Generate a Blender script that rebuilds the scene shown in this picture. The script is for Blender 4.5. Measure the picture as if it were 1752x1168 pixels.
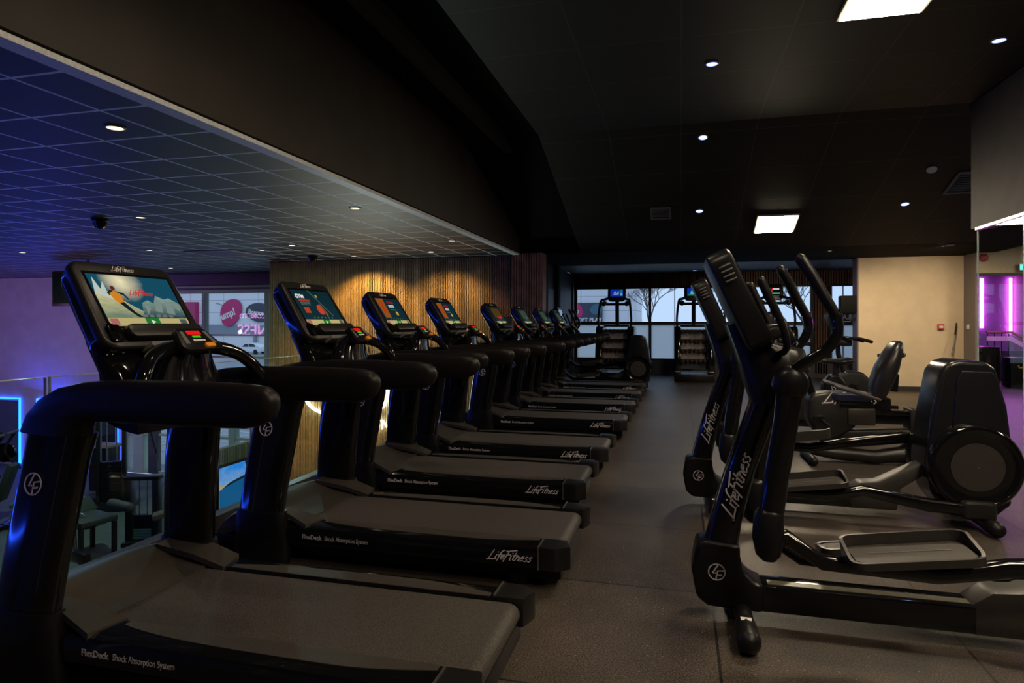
import bpy, bmesh, math, random
from mathutils import Vector, Matrix
for o in list(bpy.data.objects): bpy.data.objects.remove(o)
C = bpy.context.scene.collection
R = math.radians
random.seed(7)
sc = bpy.context.scene

# ------------------------------------------------------------------ camera
cam = bpy.data.cameras.new('camera'); cam_o = bpy.data.objects.new('camera', cam); C.objects.link(cam_o)
cam_o.location = (0, 0, 1.35); cam_o.rotation_euler = (R(90), 0, R(14.7))
cam.lens = 36*1097/1752; cam.sensor_width = 36; cam.shift_y = -32/1752
cam.clip_start = .05; cam.clip_end = 400
sc.camera = cam_o
# ------------------------------------------------------------------ world, view
w = bpy.data.worlds.new('overcast_dusk'); sc.world = w; w.use_nodes = True
wn = w.node_tree.nodes; wl = w.node_tree.links
bg = wn['Background']; bg.inputs['Color'].default_value = (.50, .63, .86, 1); bg.inputs['Strength'].default_value = 1.25
vs = sc.view_settings; vs.view_transform = 'Standard'; vs.look = 'None'; vs.exposure = 0; vs.gamma = 1; vs.use_curve_mapping = False
sc.cycles.max_bounces = 8; sc.cycles.transparent_max_bounces = 24; sc.cycles.caustics_reflective = False
sc.cycles.caustics_refractive = False; sc.cycles.sample_clamp_indirect = 2.0
PANEL_L = 66      # radiance of the warm ceiling panels

def lamp(kind, name, loc, energy, color, aim=None, size=.05, spot=None, blend=.6, sy=None):
    l = bpy.data.lights.new(name, kind); o = bpy.data.objects.new(name, l); C.objects.link(o)
    l.energy = energy; l.color = color; o.location = loc
    if kind == 'AREA':
        l.size = size
        if sy: l.shape = 'RECTANGLE'; l.size_y = sy
    else: l.shadow_soft_size = size
    if spot: l.spot_size = R(spot); l.spot_blend = blend
    if aim: o.rotation_euler = (Vector(aim)-Vector(loc)).to_track_quat('-Z', 'Y').to_euler()
    return o

# ------------------------------------------------------------------ materials
MATS = {}
def mat(name, col, rough=.5, metal=0, spec=.5, coat=0, noise=None, bump=0, emit=None, es=0):
    """noise = (scale, amount): small mottling of the colour itself"""
    if name in MATS: return MATS[name]
    m = bpy.data.materials.new(name); m.use_nodes = True; n = m.node_tree.nodes; l = m.node_tree.links
    b = n['Principled BSDF']; b.inputs['Base Color'].default_value = (*col, 1)
    b.inputs['Roughness'].default_value = rough; b.inputs['Metallic'].default_value = metal
    b.inputs['Specular IOR Level'].default_value = spec; b.inputs['Coat Weight'].default_value = coat
    b.inputs['Coat Roughness'].default_value = .05
    if emit: b.inputs['Emission Color'].default_value = (*emit, 1); b.inputs['Emission Strength'].default_value = es
    tc = n.new('ShaderNodeTexCoord')
    nz = n.new('ShaderNodeTexNoise'); nz.inputs['Scale'].default_value = noise[0] if noise else 60; nz.inputs['Detail'].default_value = 3
    l.new(tc.outputs['Object'], nz.inputs['Vector'])
    amt = noise[1] if noise else .12
    mx = n.new('ShaderNodeMix'); mx.data_type = 'RGBA'
    mx.inputs['A'].default_value = tuple(c*(1-amt) for c in col)+(1,); mx.inputs['B'].default_value = tuple(min(1, c*(1+amt)) for c in col)+(1,)
    mr = n.new('ShaderNodeMapRange'); l.new(nz.outputs['Fac'], mr.inputs['Value']); mr.inputs['From Min'].default_value = .36; mr.inputs['From Max'].default_value = .64
    l.new(mr.outputs[0], mx.inputs['Factor']); l.new(mx.outputs['Result'], b.inputs['Base Color'])
    if bump:
        bp = n.new('ShaderNodeBump'); bp.inputs['Strength'].default_value = bump; bp.inputs['Distance'].default_value = .002
        l.new(nz.outputs['Fac'], bp.inputs['Height']); l.new(bp.outputs['Normal'], b.inputs['Normal'])
    MATS[name] = m; return m
def emis(name, col, s):
    if name in MATS: return MATS[name]
    m = bpy.data.materials.new(name); m.use_nodes = True; n = m.node_tree.nodes; l = m.node_tree.links
    n.remove(n['Principled BSDF']); e = n.new('ShaderNodeEmission'); e.inputs['Color'].default_value = (*col, 1); e.inputs['Strength'].default_value = s
    l.new(e.outputs[0], n['Material Output'].inputs['Surface']); MATS[name] = m; return m
def glass(name, tint=(.93, .97, .98), refl=1.0):
    if name in MATS: return MATS[name]
    m = bpy.data.materials.new(name); m.use_nodes = True; n = m.node_tree.nodes; l = m.node_tree.links
    n.remove(n['Principled BSDF'])
    t = n.new('ShaderNodeBsdfTransparent'); t.inputs['Color'].default_value = (*tint, 1)
    g = n.new('ShaderNodeBsdfGlossy'); g.inputs['Roughness'].default_value = .01; g.inputs['Color'].default_value = (refl, refl, refl, 1)
    f = n.new('ShaderNodeFresnel'); f.inputs['IOR'].default_value = 1.5
    ge = n.new('ShaderNodeNewGeometry'); iv = n.new('ShaderNodeMath'); iv.operation = 'SUBTRACT'; iv.inputs[0].default_value = 1; l.new(ge.outputs['Backfacing'], iv.inputs[1])
    mu = n.new('ShaderNodeMath'); mu.operation = 'MULTIPLY'; mu.use_clamp = True; l.new(f.outputs[0], mu.inputs[0]); l.new(iv.outputs[0], mu.inputs[1])
    x = n.new('ShaderNodeMixShader'); l.new(mu.outputs[0], x.inputs[0]); l.new(t.outputs[0], x.inputs[1]); l.new(g.outputs[0], x.inputs[2])
    l.new(x.outputs[0], n['Material Output'].inputs['Surface']); MATS[name] = m; return m

def mathn(n, l, op, a, b=None, c=None):
    k = n.new('ShaderNodeMath'); k.operation = op
    for i, v in enumerate((a, b, c)):
        if v is None: continue
        if isinstance(v, (int, float)): k.inputs[i].default_value = v
        else: l.new(v, k.inputs[i])
    return k.outputs[0]
def gridmat(name, base, line, sx, sy, ox, oy, wd, rough, lrough=.5, speck=None, axes=('X', 'Y'), var=.0, spec=.5, bump=0, grain=None, tilev=0):
    """tiles with thin seams (metres, object space)"""
    m = bpy.data.materials.new(name); m.use_nodes = True; n = m.node_tree.nodes; l = m.node_tree.links
    b = n['Principled BSDF']; tc = n.new('ShaderNodeTexCoord'); sp = n.new('ShaderNodeSeparateXYZ'); l.new(tc.outputs['Object'], sp.inputs[0])
    def seam(ax, s, o):
        v = mathn(n, l, 'ADD', sp.outputs[ax], -o + 1000*s); v = mathn(n, l, 'MODULO', v, s)
        d = mathn(n, l, 'MINIMUM', v, mathn(n, l, 'SUBTRACT', s, v))
        return mathn(n, l, 'LESS_THAN', d, wd/2)
    s1 = seam(axes[0], sx, ox)
    mask = mathn(n, l, 'MAXIMUM', s1, seam(axes[1], sy, oy)) if sy else s1
    nz = n.new('ShaderNodeTexNoise'); nz.inputs['Scale'].default_value = 3; nz.inputs['Detail'].default_value = 6; l.new(tc.outputs['Object'], nz.inputs['Vector'])
    c0 = n.new('ShaderNodeMix'); c0.data_type = 'RGBA'; c0.inputs['A'].default_value = tuple(x*(1-var) for x in base)+(1,); c0.inputs['B'].default_value = tuple(x*(1+var) for x in base)+(1,)
    l.new(nz.outputs['Fac'], c0.inputs['Factor']); cur = c0.outputs['Result']
    if grain:
        gn = n.new('ShaderNodeTexNoise'); gn.inputs['Scale'].default_value = grain[0]; gn.inputs['Detail'].default_value = 2; l.new(tc.outputs['Object'], gn.inputs['Vector'])
        gr = n.new('ShaderNodeMapRange'); l.new(gn.outputs['Fac'], gr.inputs['Value']); gr.inputs['From Min'].default_value = .35; gr.inputs['From Max'].default_value = .65
        gr.inputs['To Min'].default_value = 1-grain[1]; gr.inputs['To Max'].default_value = 1+grain[1]
        gm = n.new('ShaderNodeVectorMath'); gm.operation = 'SCALE'; l.new(cur, gm.inputs[0]); l.new(gr.outputs[0], gm.inputs['Scale']); cur = gm.outputs[0]
    if tilev:
        fx = mathn(n, l, 'FLOOR', mathn(n, l, 'DIVIDE', mathn(n, l, 'ADD', sp.outputs[axes[0]], -ox), sx)); fy = mathn(n, l, 'FLOOR', mathn(n, l, 'DIVIDE', mathn(n, l, 'ADD', sp.outputs[axes[1]], -oy), sy))
        cb = n.new('ShaderNodeCombineXYZ'); l.new(fx, cb.inputs[0]); l.new(fy, cb.inputs[1]); wt = n.new('ShaderNodeTexWhiteNoise'); l.new(cb.outputs[0], wt.inputs['Vector'])
        tv = n.new('ShaderNodeMapRange'); l.new(wt.outputs['Value'], tv.inputs['Value']); tv.inputs['To Min'].default_value = 1-tilev; tv.inputs['To Max'].default_value = 1+tilev
        ts = n.new('ShaderNodeVectorMath'); ts.operation = 'SCALE'; l.new(cur, ts.inputs[0]); l.new(tv.outputs[0], ts.inputs['Scale']); cur = ts.outputs[0]
    if speck:
        v = n.new('ShaderNodeTexVoronoi'); v.inputs['Scale'].default_value = speck[0]; l.new(tc.outputs['Object'], v.inputs['Vector'])
        wn_ = n.new('ShaderNodeTexWhiteNoise'); l.new(v.outputs['Position'], wn_.inputs['Vector'])
        on = mathn(n, l, 'MULTIPLY', mathn(n, l, 'LESS_THAN', v.outputs['Distance'], speck[1]), mathn(n, l, 'GREATER_THAN', wn_.outputs['Value'], speck[2]))
        c1 = n.new('ShaderNodeMix'); c1.data_type = 'RGBA'; l.new(on, c1.inputs['Factor']); l.new(cur, c1.inputs['A']); c1.inputs['B'].default_value = (*speck[3], 1); cur = c1.outputs['Result']
    cm = n.new('ShaderNodeMix'); cm.data_type = 'RGBA'; l.new(mask, cm.inputs['Factor']); l.new(cur, cm.inputs['A']); cm.inputs['B'].default_value = (*line, 1)
    l.new(cm.outputs['Result'], b.inputs['Base Color'])
    b.inputs['Roughness'].default_value = rough; b.inputs['Specular IOR Level'].default_value = spec
    if bump:
        n2 = n.new('ShaderNodeTexNoise'); n2.inputs['Scale'].default_value = 180; l.new(tc.outputs['Object'], n2.inputs['Vector'])
        bp = n.new('ShaderNodeBump'); bp.inputs['Strength'].default_value = bump; bp.inputs['Distance'].default_value = .003
        l.new(n2.outputs['Fac'], bp.inputs['Height']); l.new(bp.outputs['Normal'], b.inputs['Normal'])
    MATS[name] = m; return m

GLOSS = mat('gloss_black_plastic', (.005, .005, .006), .08, spec=.5)
MATTE = mat('matte_black_plastic', (.007, .0068, .0085), .30, bump=.04, spec=.28, noise=(400, .15))
SOFT = mat('soft_black_rubber', (.008, .0068, .0075), .38, spec=.25, noise=(300, .15), bump=.04)
CHAR = mat('charcoal_plastic', (.015, .0135, .014), .36, spec=.35, noise=(200, .1))
DKMET = mat('dark_powder_coat', (.018, .018, .02), .3, metal=.3)
STEEL = mat('brushed_steel', (.42, .41, .40), .3, metal=.9)
SILVER = mat('silver_print', (.62, .56, .60), .4)
WHITEP = mat('white_print', (.75, .72, .74), .5)
BELT = mat('treadmill_belt', (.050, .041, .037), .6, noise=(210, .7), bump=.7)
TREAD = mat('textured_foot_rail', (.045, .038, .033), .5, noise=(240, .4), bump=.3)
HOODT = mat('textured_hood_plastic', (.038, .032, .028), .48, noise=(300, .3), bump=.25)

# ------------------------------------------------------------------ geometry helper
class G:
    def __init__(s): s.bm = bmesh.new()
    def raw(s, vs, fs, M=None):
        v = [s.bm.verts.new(M @ Vector(p) if M else p) for p in vs]
        for f in fs:
            try: s.bm.faces.new([v[i] for i in f])
            except ValueError: pass
        return s
    def _merge(s, t, M=None):
        t.verts.index_update()
        s.raw([tuple(v.co) for v in t.verts], [[v.index for v in f.verts] for f in t.faces], M); t.free(); return s
    def _bev(s, t, bev, seg=2):
        if bev:
            bmesh.ops.recalc_face_normals(t, faces=t.faces)
            ed = [e for e in t.edges if len(e.link_faces) == 2 and e.calc_face_angle(0) > R(25)]
            bmesh.ops.bevel(t, geom=ed, offset=bev, segments=seg, affect='EDGES', profile=.6, clamp_overlap=True)
    def box(s, c, d, bev=0, rot=None, M=None, seg=2):
        t = bmesh.new(); hx, hy, hz = d[0]/2, d[1]/2, d[2]/2
        v = [t.verts.new((x, y, z)) for x in (-hx, hx) for y in (-hy, hy) for z in (-hz, hz)]
        for f in ((0, 1, 3, 2), (4, 6, 7, 5), (0, 4, 5, 1), (2, 3, 7, 6), (0, 2, 6, 4), (1, 5, 7, 3)): t.faces.new([v[i] for i in f])
        s._bev(t, bev, seg)
        X = Matrix.Translation(c)
        if rot:
            from mathutils import Euler
            X = X @ Euler([R(a) for a in rot]).to_matrix().to_4x4()
        return s._merge(t, (M @ X) if M else X)
    def prism(s, pts, a0, a1, axis='y', bev=0, M=None, seg=2):
        t = bmesh.new()
        def P(p, a): return {'y': (p[0], a, p[1]), 'x': (a, p[0], p[1]), 'z': (p[0], p[1], a)}[axis]
        A = [t.verts.new(P(p, a0)) for p in pts]; B = [t.verts.new(P(p, a1)) for p in pts]; n = len(pts)
        t.faces.new(A); t.faces.new(B[::-1])
        for i in range(n): t.faces.new((A[i], B[i], B[(i+1) % n], A[(i+1) % n]))
        s._bev(t, bev, seg); return s._merge(t, M)
    def rings(s, rs, cap=True, M=None):
        n = len(rs[0]); vs = [p for r in rs for p in r]; fs = []
        for k in range(len(rs)-1):
            for i in range(n): j = (i+1) % n; fs.append((k*n+i, k*n+j, (k+1)*n+j, (k+1)*n+i))
        if cap: fs.append(list(range(n))[::-1]); fs.append([(len(rs)-1)*n+i for i in range(n)])
        return s.raw(vs, fs, M)
    def tube(s, path, r, n=12, M=None, cap=True, flat=1.0, smooth=0, rnd=False):
        """round tube along 3-D points; r number or list; flat squeezes the second axis"""
        P = [Vector(p) for p in path]
        rr = list(r) if isinstance(r, (list, tuple)) else [r]*len(P)
        if smooth:
            Q = []; q = []
            for i in range(len(P)-1):
                p0, p1, p2, p3 = P[max(0, i-1)], P[i], P[i+1], P[min(len(P)-1, i+2)]
                for k in range(smooth):
                    t = k/smooth
                    Q.append(.5*((2*p1)+(-p0+p2)*t+(2*p0-5*p1+4*p2-p3)*t*t+(-p0+3*p1-3*p2+p3)*t**3)); q.append(rr[i]*(1-t)+rr[i+1]*t)
            Q.append(P[-1]); q.append(rr[-1]); P, rr = Q, q
        if rnd:  # rounded ends
            d0 = (P[0]-P[1]).normalized(); d1 = (P[-1]-P[-2]).normalized(); r0, r1 = rr[0], rr[-1]
            P = [P[0]+d0*r0*.95, P[0]+d0*r0*.75, P[0]+d0*r0*.4]+P+[P[-1]+d1*r1*.4, P[-1]+d1*r1*.75, P[-1]+d1*r1*.95]
            rr = [r0*.3, r0*.68, r0*.92]+rr+[r1*.92, r1*.68, r1*.3]
        T = [(P[min(i+1, len(P)-1)]-P[max(i-1, 0)]).normalized() for i in range(len(P))]
        up = Vector((0, 1, 0)) if abs(T[0].y) < .9 else Vector((0, 0, 1))
        a = (up - T[0]*up.dot(T[0])).normalized(); rs = []
        for i, p in enumerate(P):
            a = (a - T[i]*a.dot(T[i])).normalized(); b = T[i].cross(a)
            rs.append([tuple(p+a*rr[i]*math.cos(2*math.pi*k/n)+b*rr[i]*flat*math.sin(2*math.pi*k/n)) for k in range(n)])
        return s.rings(rs, cap, M)
    def pairs(s, pr, yc, hw, n=16, e=.75, M=None):
        """loft in the xz plane between outer and inner outlines; hw = half width in y (number or list)"""
        rs = []
        for i, (a, b) in enumerate(pr):
            h = hw[i] if isinstance(hw, (list, tuple)) else hw
            y = yc[i] if isinstance(yc, (list, tuple)) else yc
            cx, cz = (a[0]+b[0])/2, (a[1]+b[1])/2; dx, dz = (a[0]-b[0])/2, (a[1]-b[1])/2; ring = []
            for k in range(n):
                t = 2*math.pi*(k+.5)/n; c_, s_ = math.cos(t), math.sin(t)
                c_ = math.copysign(abs(c_)**e, c_); s_ = math.copysign(abs(s_)**e, s_)
                ring.append((cx+dx*c_, y+h*s_, cz+dz*c_))
            rs.append(ring)
        return s.rings(rs, True, M)
    def lathe(s, prof, c, axis='z', n=24, M=None):
        rs = []
        for r, h in prof:
            ring = []
            for k in range(n):
                a = 2*math.pi*k/n; x, y = max(r, 1e-4)*math.cos(a), max(r, 1e-4)*math.sin(a)
                q = {'z': (x, y, h), 'y': (x, h, y), 'x': (h, x, y)}[axis]
                ring.append(tuple(q[i]+c[i] for i in range(3)))
            rs.append(ring)
        return s.rings(rs, True, M)
    def ball(s, c, r, n=16, M=None):
        r = (r, r, r) if isinstance(r, (int, float)) else r; m = n//2
        rs = []
        for j in range(1, m):
            th = math.pi*j/m
            rs.append([(c[0]+r[0]*math.sin(th)*math.cos(2*math.pi*k/n), c[1]+r[1]*math.sin(th)*math.sin(2*math.pi*k/n), c[2]-r[2]*math.cos(th)) for k in range(n)])
        return s.rings(rs, True, M)
    def surf(s, f, us, vs, th=.02, M=None):
        """closed slab under a height field f(u,v)->(x,y,z)"""
        nu, nv = len(us), len(vs); top = [f(u, v) for u in us for v in vs]
        bot = [(p[0], p[1], p[2]-th) for p in top]; N = nu*nv; fs = []
        for i in range(nu-1):
            for j in range(nv-1):
                a = i*nv+j; fs += [(a, a+1, a+nv+1, a+nv), (N+a, N+a+nv, N+a+nv+1, N+a+1)]
        for i in range(nu-1): fs += [(i*nv, (i+1)*nv, N+(i+1)*nv, N+i*nv), (i*nv+nv-1, N+i*nv+nv-1, N+(i+1)*nv+nv-1, (i+1)*nv+nv-1)]
        for j in range(nv-1): fs += [(j, N+j, N+j+1, j+1), ((nu-1)*nv+j, (nu-1)*nv+j+1, N+(nu-1)*nv+j+1, N+(nu-1)*nv+j)]
        return s.raw(top+bot, fs, M)
    def build(s, name, m, parent=None, label=None, flat=False, ang=35):
        bmesh.ops.recalc_face_normals(s.bm, faces=s.bm.faces)
        me = bpy.data.meshes.new(name); s.bm.to_mesh(me); s.bm.free()
        me.materials.append(m)
        if not flat:
            for p in me.polygons: p.use_smooth = True
            me.set_sharp_from_angle(angle=R(ang))
        o = bpy.data.objects.new(name, me); C.objects.link(o)
        if parent: o.parent = parent
        if label: o['label'] = label
        return o
def tag(o, label=None, cat=None, group=None, kind=None):
    for k, v in (('label', label), ('category', cat), ('group', group), ('kind', kind)):
        if v: o[k] = v
    return o
def thing(name, label, cat, loc=(0, 0, 0), rz=0, group=None, scale=None):
    o = bpy.data.objects.new(name, None); C.objects.link(o); o.empty_display_size = .1
    o.location = loc; o.rotation_euler = (0, 0, rz)
    return tag(o, label, cat, group)
def copy_tree(o, parent=None):
    c = o.copy(); C.objects.link(c); c.parent = parent
    for ch in [x for x in bpy.data.objects if x.parent == o]: copy_tree(ch, c)
    return c
def struct(g, name, m, flat=True):
    o = g.build(name, m, None, flat=flat); o['kind'] = 'structure'; return o
def frame(origin, right, up):
    r = Vector(right).normalized(); u = Vector(up).normalized(); n = r.cross(u)
    return Matrix(((r.x, u.x, n.x, origin[0]), (r.y, u.y, n.y, origin[1]), (r.z, u.z, n.z, origin[2]), (0, 0, 0, 1)))
def text(s, size, M, name, m, parent=None, ext=.0008, align='LEFT', bold=0, label=None, sx=1, tilt=0):
    cu = bpy.data.curves.new('t', 'FONT'); cu.body = s; cu.size = size; cu.extrude = ext; cu.align_x = align; cu.offset = bold*size; cu.resolution_u = 3; cu.shear = tilt
    t = bpy.data.objects.new('t', cu); me = bpy.data.meshes.new_from_object(t); bpy.data.objects.remove(t)
    me.transform(M @ Matrix.Diagonal((sx, 1, 1, 1))); me.materials.clear(); me.materials.append(m); me.name = name
    o = bpy.data.objects.new(name, me); C.objects.link(o); o.parent = parent
    if label: o['label'] = label
    return o
GL = {'L': (.52, [[(.12, 1), (.0, .05), (-.12, -.12)], [(-.16, -.06), (.5, .02)]]), 'i': (.2, [[(.0, .52), (0, 0), (.1, .02)], [(.02, .7), (.02, .8)]]),
      'f': (.24, [[(.34, 1.0), (.2, .98), (.08, .7), (.05, -.16)], [(-.1, .46), (.28, .52)]]), 'e': (.36, [[(.04, .24), (.28, .36), (.24, .5), (.08, .46), (.0, .2), (.08, .02), (.3, .1)]]),
      'F': (.46, [[(.12, .95), (.0, -.2)], [(-.12, .88), (.72, 1.08)], [(-.02, .5), (.4, .58)]]), 't': (.28, [[(.1, .85), (.04, .1), (.14, 0), (.24, .06)], [(-.1, .5), (.32, .58)]]),
      'n': (.36, [[(.0, .5), (0, 0)], [(0, .3), (.14, .5), (.26, .42), (.24, .0), (.34, .02)]]), 's': (.32, [[(.27, .44), (.12, .5), (.05, .36), (.22, .2), (.18, .02), (0, .04)]])}
def ribbon(g, pts, wd, M, th=.0012):
    """flat brush stroke along 2-D points"""
    P = [Vector(p) for p in pts]; L = []; Rr = []
    for i, p in enumerate(P):
        d = (P[min(i+1, len(P)-1)]-P[max(i-1, 0)]).normalized(); nrm = Vector((-d.y, d.x))
        L.append(p+nrm*wd/2); Rr.append(p-nrm*wd/2)
    for i in range(len(P)-1):
        q = [L[i], L[i+1], Rr[i+1], Rr[i]]
        v = [(a.x, a.y, 0) for a in q]+[(a.x, a.y, th) for a in q]
        g.raw(v, [(0, 1, 2, 3), (7, 6, 5, 4), (0, 4, 5, 1), (1, 5, 6, 2), (2, 6, 7, 3), (3, 7, 4, 0)], M)
def script_logo(M, length, name, m, parent, label=None):
    """hand-brushed LifeFitness lettering"""
    W = sum(GL[c][0] for c in 'LifeFitness'); k = length/(W+.40); g = G(); x = 0
    for c in 'LifeFitness':
        a, st = GL[c]
        for pl in st: ribbon(g, [((x+px+py*.42)*k, py*k*.80) for px, py in pl], .085*k, M)
        x += a
    return g.build(name, m, parent, label, flat=True)
def lf_badge(M, r, name, m, parent):
    g = G(); N = 32
    for i in range(N):
        a, b = 2*math.pi*i/N, 2*math.pi*(i+1)/N; ri = r*.88
        q = [(r*math.cos(a), r*math.sin(a)), (r*math.cos(b), r*math.sin(b)), (ri*math.cos(b), ri*math.sin(b)), (ri*math.cos(a), ri*math.sin(a))]
        v = [(x, y, 0) for x, y in q]+[(x, y, .0015) for x, y in q]
        g.raw(v, [(0, 1, 2, 3), (7, 6, 5, 4), (0, 4, 5, 1), (2, 6, 7, 3)], M)
    for st in ([(.28, .88), (-.5, -.12), (-.1, -.12)], [(-.2, -.92), (.12, .12), (.82, .12)], [(-.05, -.36), (.55, -.36)]):
        ribbon(g, [(x*r, y*r) for x, y in st], .15*r, M)
    return g.build(name, m, parent, flat=True)
def rrect(w_, h, r, k=5, tw=None):
    """rounded rectangle outline; tw = width at the top"""
    tw = tw or w_; pts = []
    for cx, cy, a0, sx_ in ((w_/2-r, -h/2+r, -90, 1), (tw/2-r, h/2-r, 0, 1), (-tw/2+r, h/2-r, 90, -1), (-w_/2+r, -h/2+r, 180, -1)):
        for i in range(k+1):
            a = R(a0+90*i/k); pts.append((cx+r*math.cos(a), cy+r*math.sin(a)))
    return pts
# ================================================================== LARGE STRUCTURE
FLOORM = gridmat('rubber_floor_tiles', (.064, .050, .041), (.012, .010, .010), 1.0, 1.0, .15, .34, .012, .40, speck=(42, .15, .86, (.26, .22, .17)), var=.45, spec=.5, bump=.5, grain=(150, .9), tilev=.2)
LOWM = gridmat('lower_floor_rubber', (.085, .10, .085), (.05, .06, .05), 1.0, 1.0, 0, 0, .01, .6, speck=(60, .25, .75, (.15, .17, .15)), var=.35)
CEILM = gridmat('black_ceiling_tiles', (.0075, .0075, .0078), (.04, .038, .038), .9, .9, -1.79, .3, .014, .6, var=.3, spec=.35, tilev=.3)
CEILP = mat('plain_black_ceiling', (.006, .0055, .006), .9, spec=.1)
LCEIL = gridmat('black_grid_ceiling', (.007, .008, .009), (.85, .88, .92), .54, .54, -2.9, 2.62, .022, .5, var=.3)
FASC = mat('brown_black_paint', (.030, .022, .017), .6, noise=(2, .2))
PURP = mat('pale_plaster', (.42, .40, .45), .7, noise=(3, .06))
CREAM = mat('cream_paint', (.68, .55, .38), .75, noise=(4, .04))
GREYW = mat('grey_paint', (.16, .14, .15), .7)
TAUPE = mat('taupe_paint', (.030, .022, .025), .6, noise=(5, .2))
DARKW = mat('dark_blue_grey_paint', (.030, .032, .042), .6)
WOOD = mat('oak_slats', (.46, .27, .10), .5, noise=(5, .12))
WOODD = mat('dark_felt', (.012, .010, .009), .9)
WOODR = mat('dark_walnut_slats', (.17, .075, .045), .5, noise=(5, .3))
FRAME = mat('anodised_frame', (.40, .50, .40), .5)
FRAMED = mat('black_window_frame', (.012, .013, .018), .4)
SEAL = mat('white_sealed_edge', (.5, .6, .66), .4)
GLASS = glass('clear_glass'); BGL = glass('balustrade_glass', (.92, .96, .97))
Y0 = -4.0
struct(G().box((3.0, 6.95, -.175), (12, 21.9, .35)), 'floor', FLOORM)
struct(G().box((-12, 5.25, -2.9), (19, 18.5, .2)), 'floor_lower_gym', LOWM)
# main ceiling: flat, a long slope down, flat again
prof = [(Y0, 3.8), (8.2, 3.8), (11.9, 2.65), (11.95, 2.75), (8.25, 3.9), (Y0, 3.9)]
struct(G().prism(prof, -1.79, 3.15, 'x').prism([(8.28, 3.775), (11.9, 2.65), (11.95, 2.75), (8.3, 3.88)], 3.15, 5.6, 'x'), 'ceiling', CEILM)
struct(G().box((1.4, 13.2, 2.7), (8.4, 2.6, .1)), 'ceiling_low', CEILP)  # plain black here stands in for the weaker light on this ceiling zone
struct(G().box((1.3, 15.9, 2.7), (8.2, 2.8, .1)), 'ceiling_by_windows', gridmat('lit_ceiling_tiles', (.06, .055, .065), (.02, .02, .02), .9, .9, -1.79, .3, .014, .5, var=.25))  # paler tile colour carries the brighter look of the ceiling near the windows
struct(G().box((-6, 6.7, 4.2), (30, 22.6, .1)), 'roof_light_block', CEILP)  # unseen slab added over the ceilings to block sky light
struct(G().box((-6, 18.05, 3.5), (30, .1, 1.4)).box((-20.6, 6.7, 3.5), (.1, 22, 1.4)), 'wall_light_block', CEILP)  # unseen upper walls added to stop sky light leaking in
prof2 = [(Y0, 3.92), (8.4, 3.92), (12.3, 2.7), (12.3, 2.8), (8.4, 4.02), (Y0, 4.02)]
struct(G().prism(prof2, -2.9, -1.79, 'x').box((-2.9, 14.8, 2.8), (2.2, 5.6, .1)), 'ceiling_strip', CEILP)
struct(G().box((-2.36, 2.4, 3.84), (.12, 12.8, .15)), 'trim_1', mat('dark_green_beam', (.012, .016, .014), .5))
# fascia hanging down to the lower ceiling beyond the balustrade
struct(G().prism([(Y0, 2.66), (11.6, 2.66), (11.6, 2.95), (8.2, 3.93), (Y0, 3.93)], -3.02, -2.9, 'x'), 'wall_fascia', FASC)
struct(G().box((-2.965, 3.9, 2.632), (.11, 15.6, .03)), 'trim_2', mat('white_edge_trim', (.75, .78, .82), .45))
struct(G().prism([(-21, Y0), (-2.96, Y0), (-2.96, 11.95), (-8.45, 11.95), (-8.45, 14.55), (-21, 14.55)], 2.65, 2.75, 'z'), 'ceiling_lower_gym', LCEIL)
# enclosing walls
struct(G().box((-6.5, Y0-.1, .6), (29, .2, 6.9)), 'wall_back', GREYW)
struct(G().box((-20.6, 5.2, 0), (.2, 18.8, 5.7)), 'wall_left', PURP)
struct(G().box((-9.9, .7, 0), (.25, 9.4, 5.6)), 'wall_mirror_side', mat('blue_grey_paint', (.2, .2, .26), .7))
struct(G().box((8.1, 7.3, 1.2), (.2, 22.8, 3.4)), 'wall_right', GREYW)
struct(G().box((-3.05, 4.0, -1.55), (.1, 15.9, 2.6)), 'wall_below_floor', GREYW)
# far facade of the lower gym
struct(G().box((-17.75, 14.65, -.05), (5.7, .3, 5.5)), 'wall_purple', PURP)
struct(G().box((-11.7, 14.62, 2.44), (6.45, .24, .42)), 'wall_window_header', mat('violet_grey_paint', (.12, .10, .2), .6))
struct(G().box((-11.7, 14.5, 2.3), (6.45, .3, .05)).box((-11.7, 14.55, 2.19), (6.45, .2, .07)), 'trim_3', FRAME)
def prism_m(): pass
g = G()
for x in (-13.42, -12.38, -10.45): g.box((x, 14.62, 1.1), (.10 if x > -13 else .08, .16, 2.25), .008)
for z, h in ((2.17, .06), (1.02, .045), (.44, .05), (-.02, .10)): g.box((-11.7, 14.62, z), (6.4, .14, h), .006)
o = g.build('window_1', FRAME, flat=True); o['kind'] = 'structure'
G().box((-11.7, 14.64, 1.1), (6.35, .012, 2.2)).build('pane', GLASS, o, flat=True)
g = G()
for x, b in ((-14.5, .34), (-13.35, .09), (-11.48, .2), (-9.5, .1)): g.box((x, 14.62, -1.42), (b, .2, 2.76), .01)
for z, h in ((-.12, .1), (-1.72, .06), (-2.76, .08)): g.box((-11.7, 14.62, z), (6.4, .16, h), .006)
o = g.build('window_2', FRAME, flat=True); o['kind'] = 'structure'
G().box((-11.7, 14.64, -1.42), (6.3, .012, 2.6)).build('pane', GLASS, o, flat=True)
struct(G().box((-14.0, 14.58, -1.42), (.34, .1, 2.74)), 'trim_4', mat('dark_grey_column', (.05, .06, .07), .5))
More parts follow.
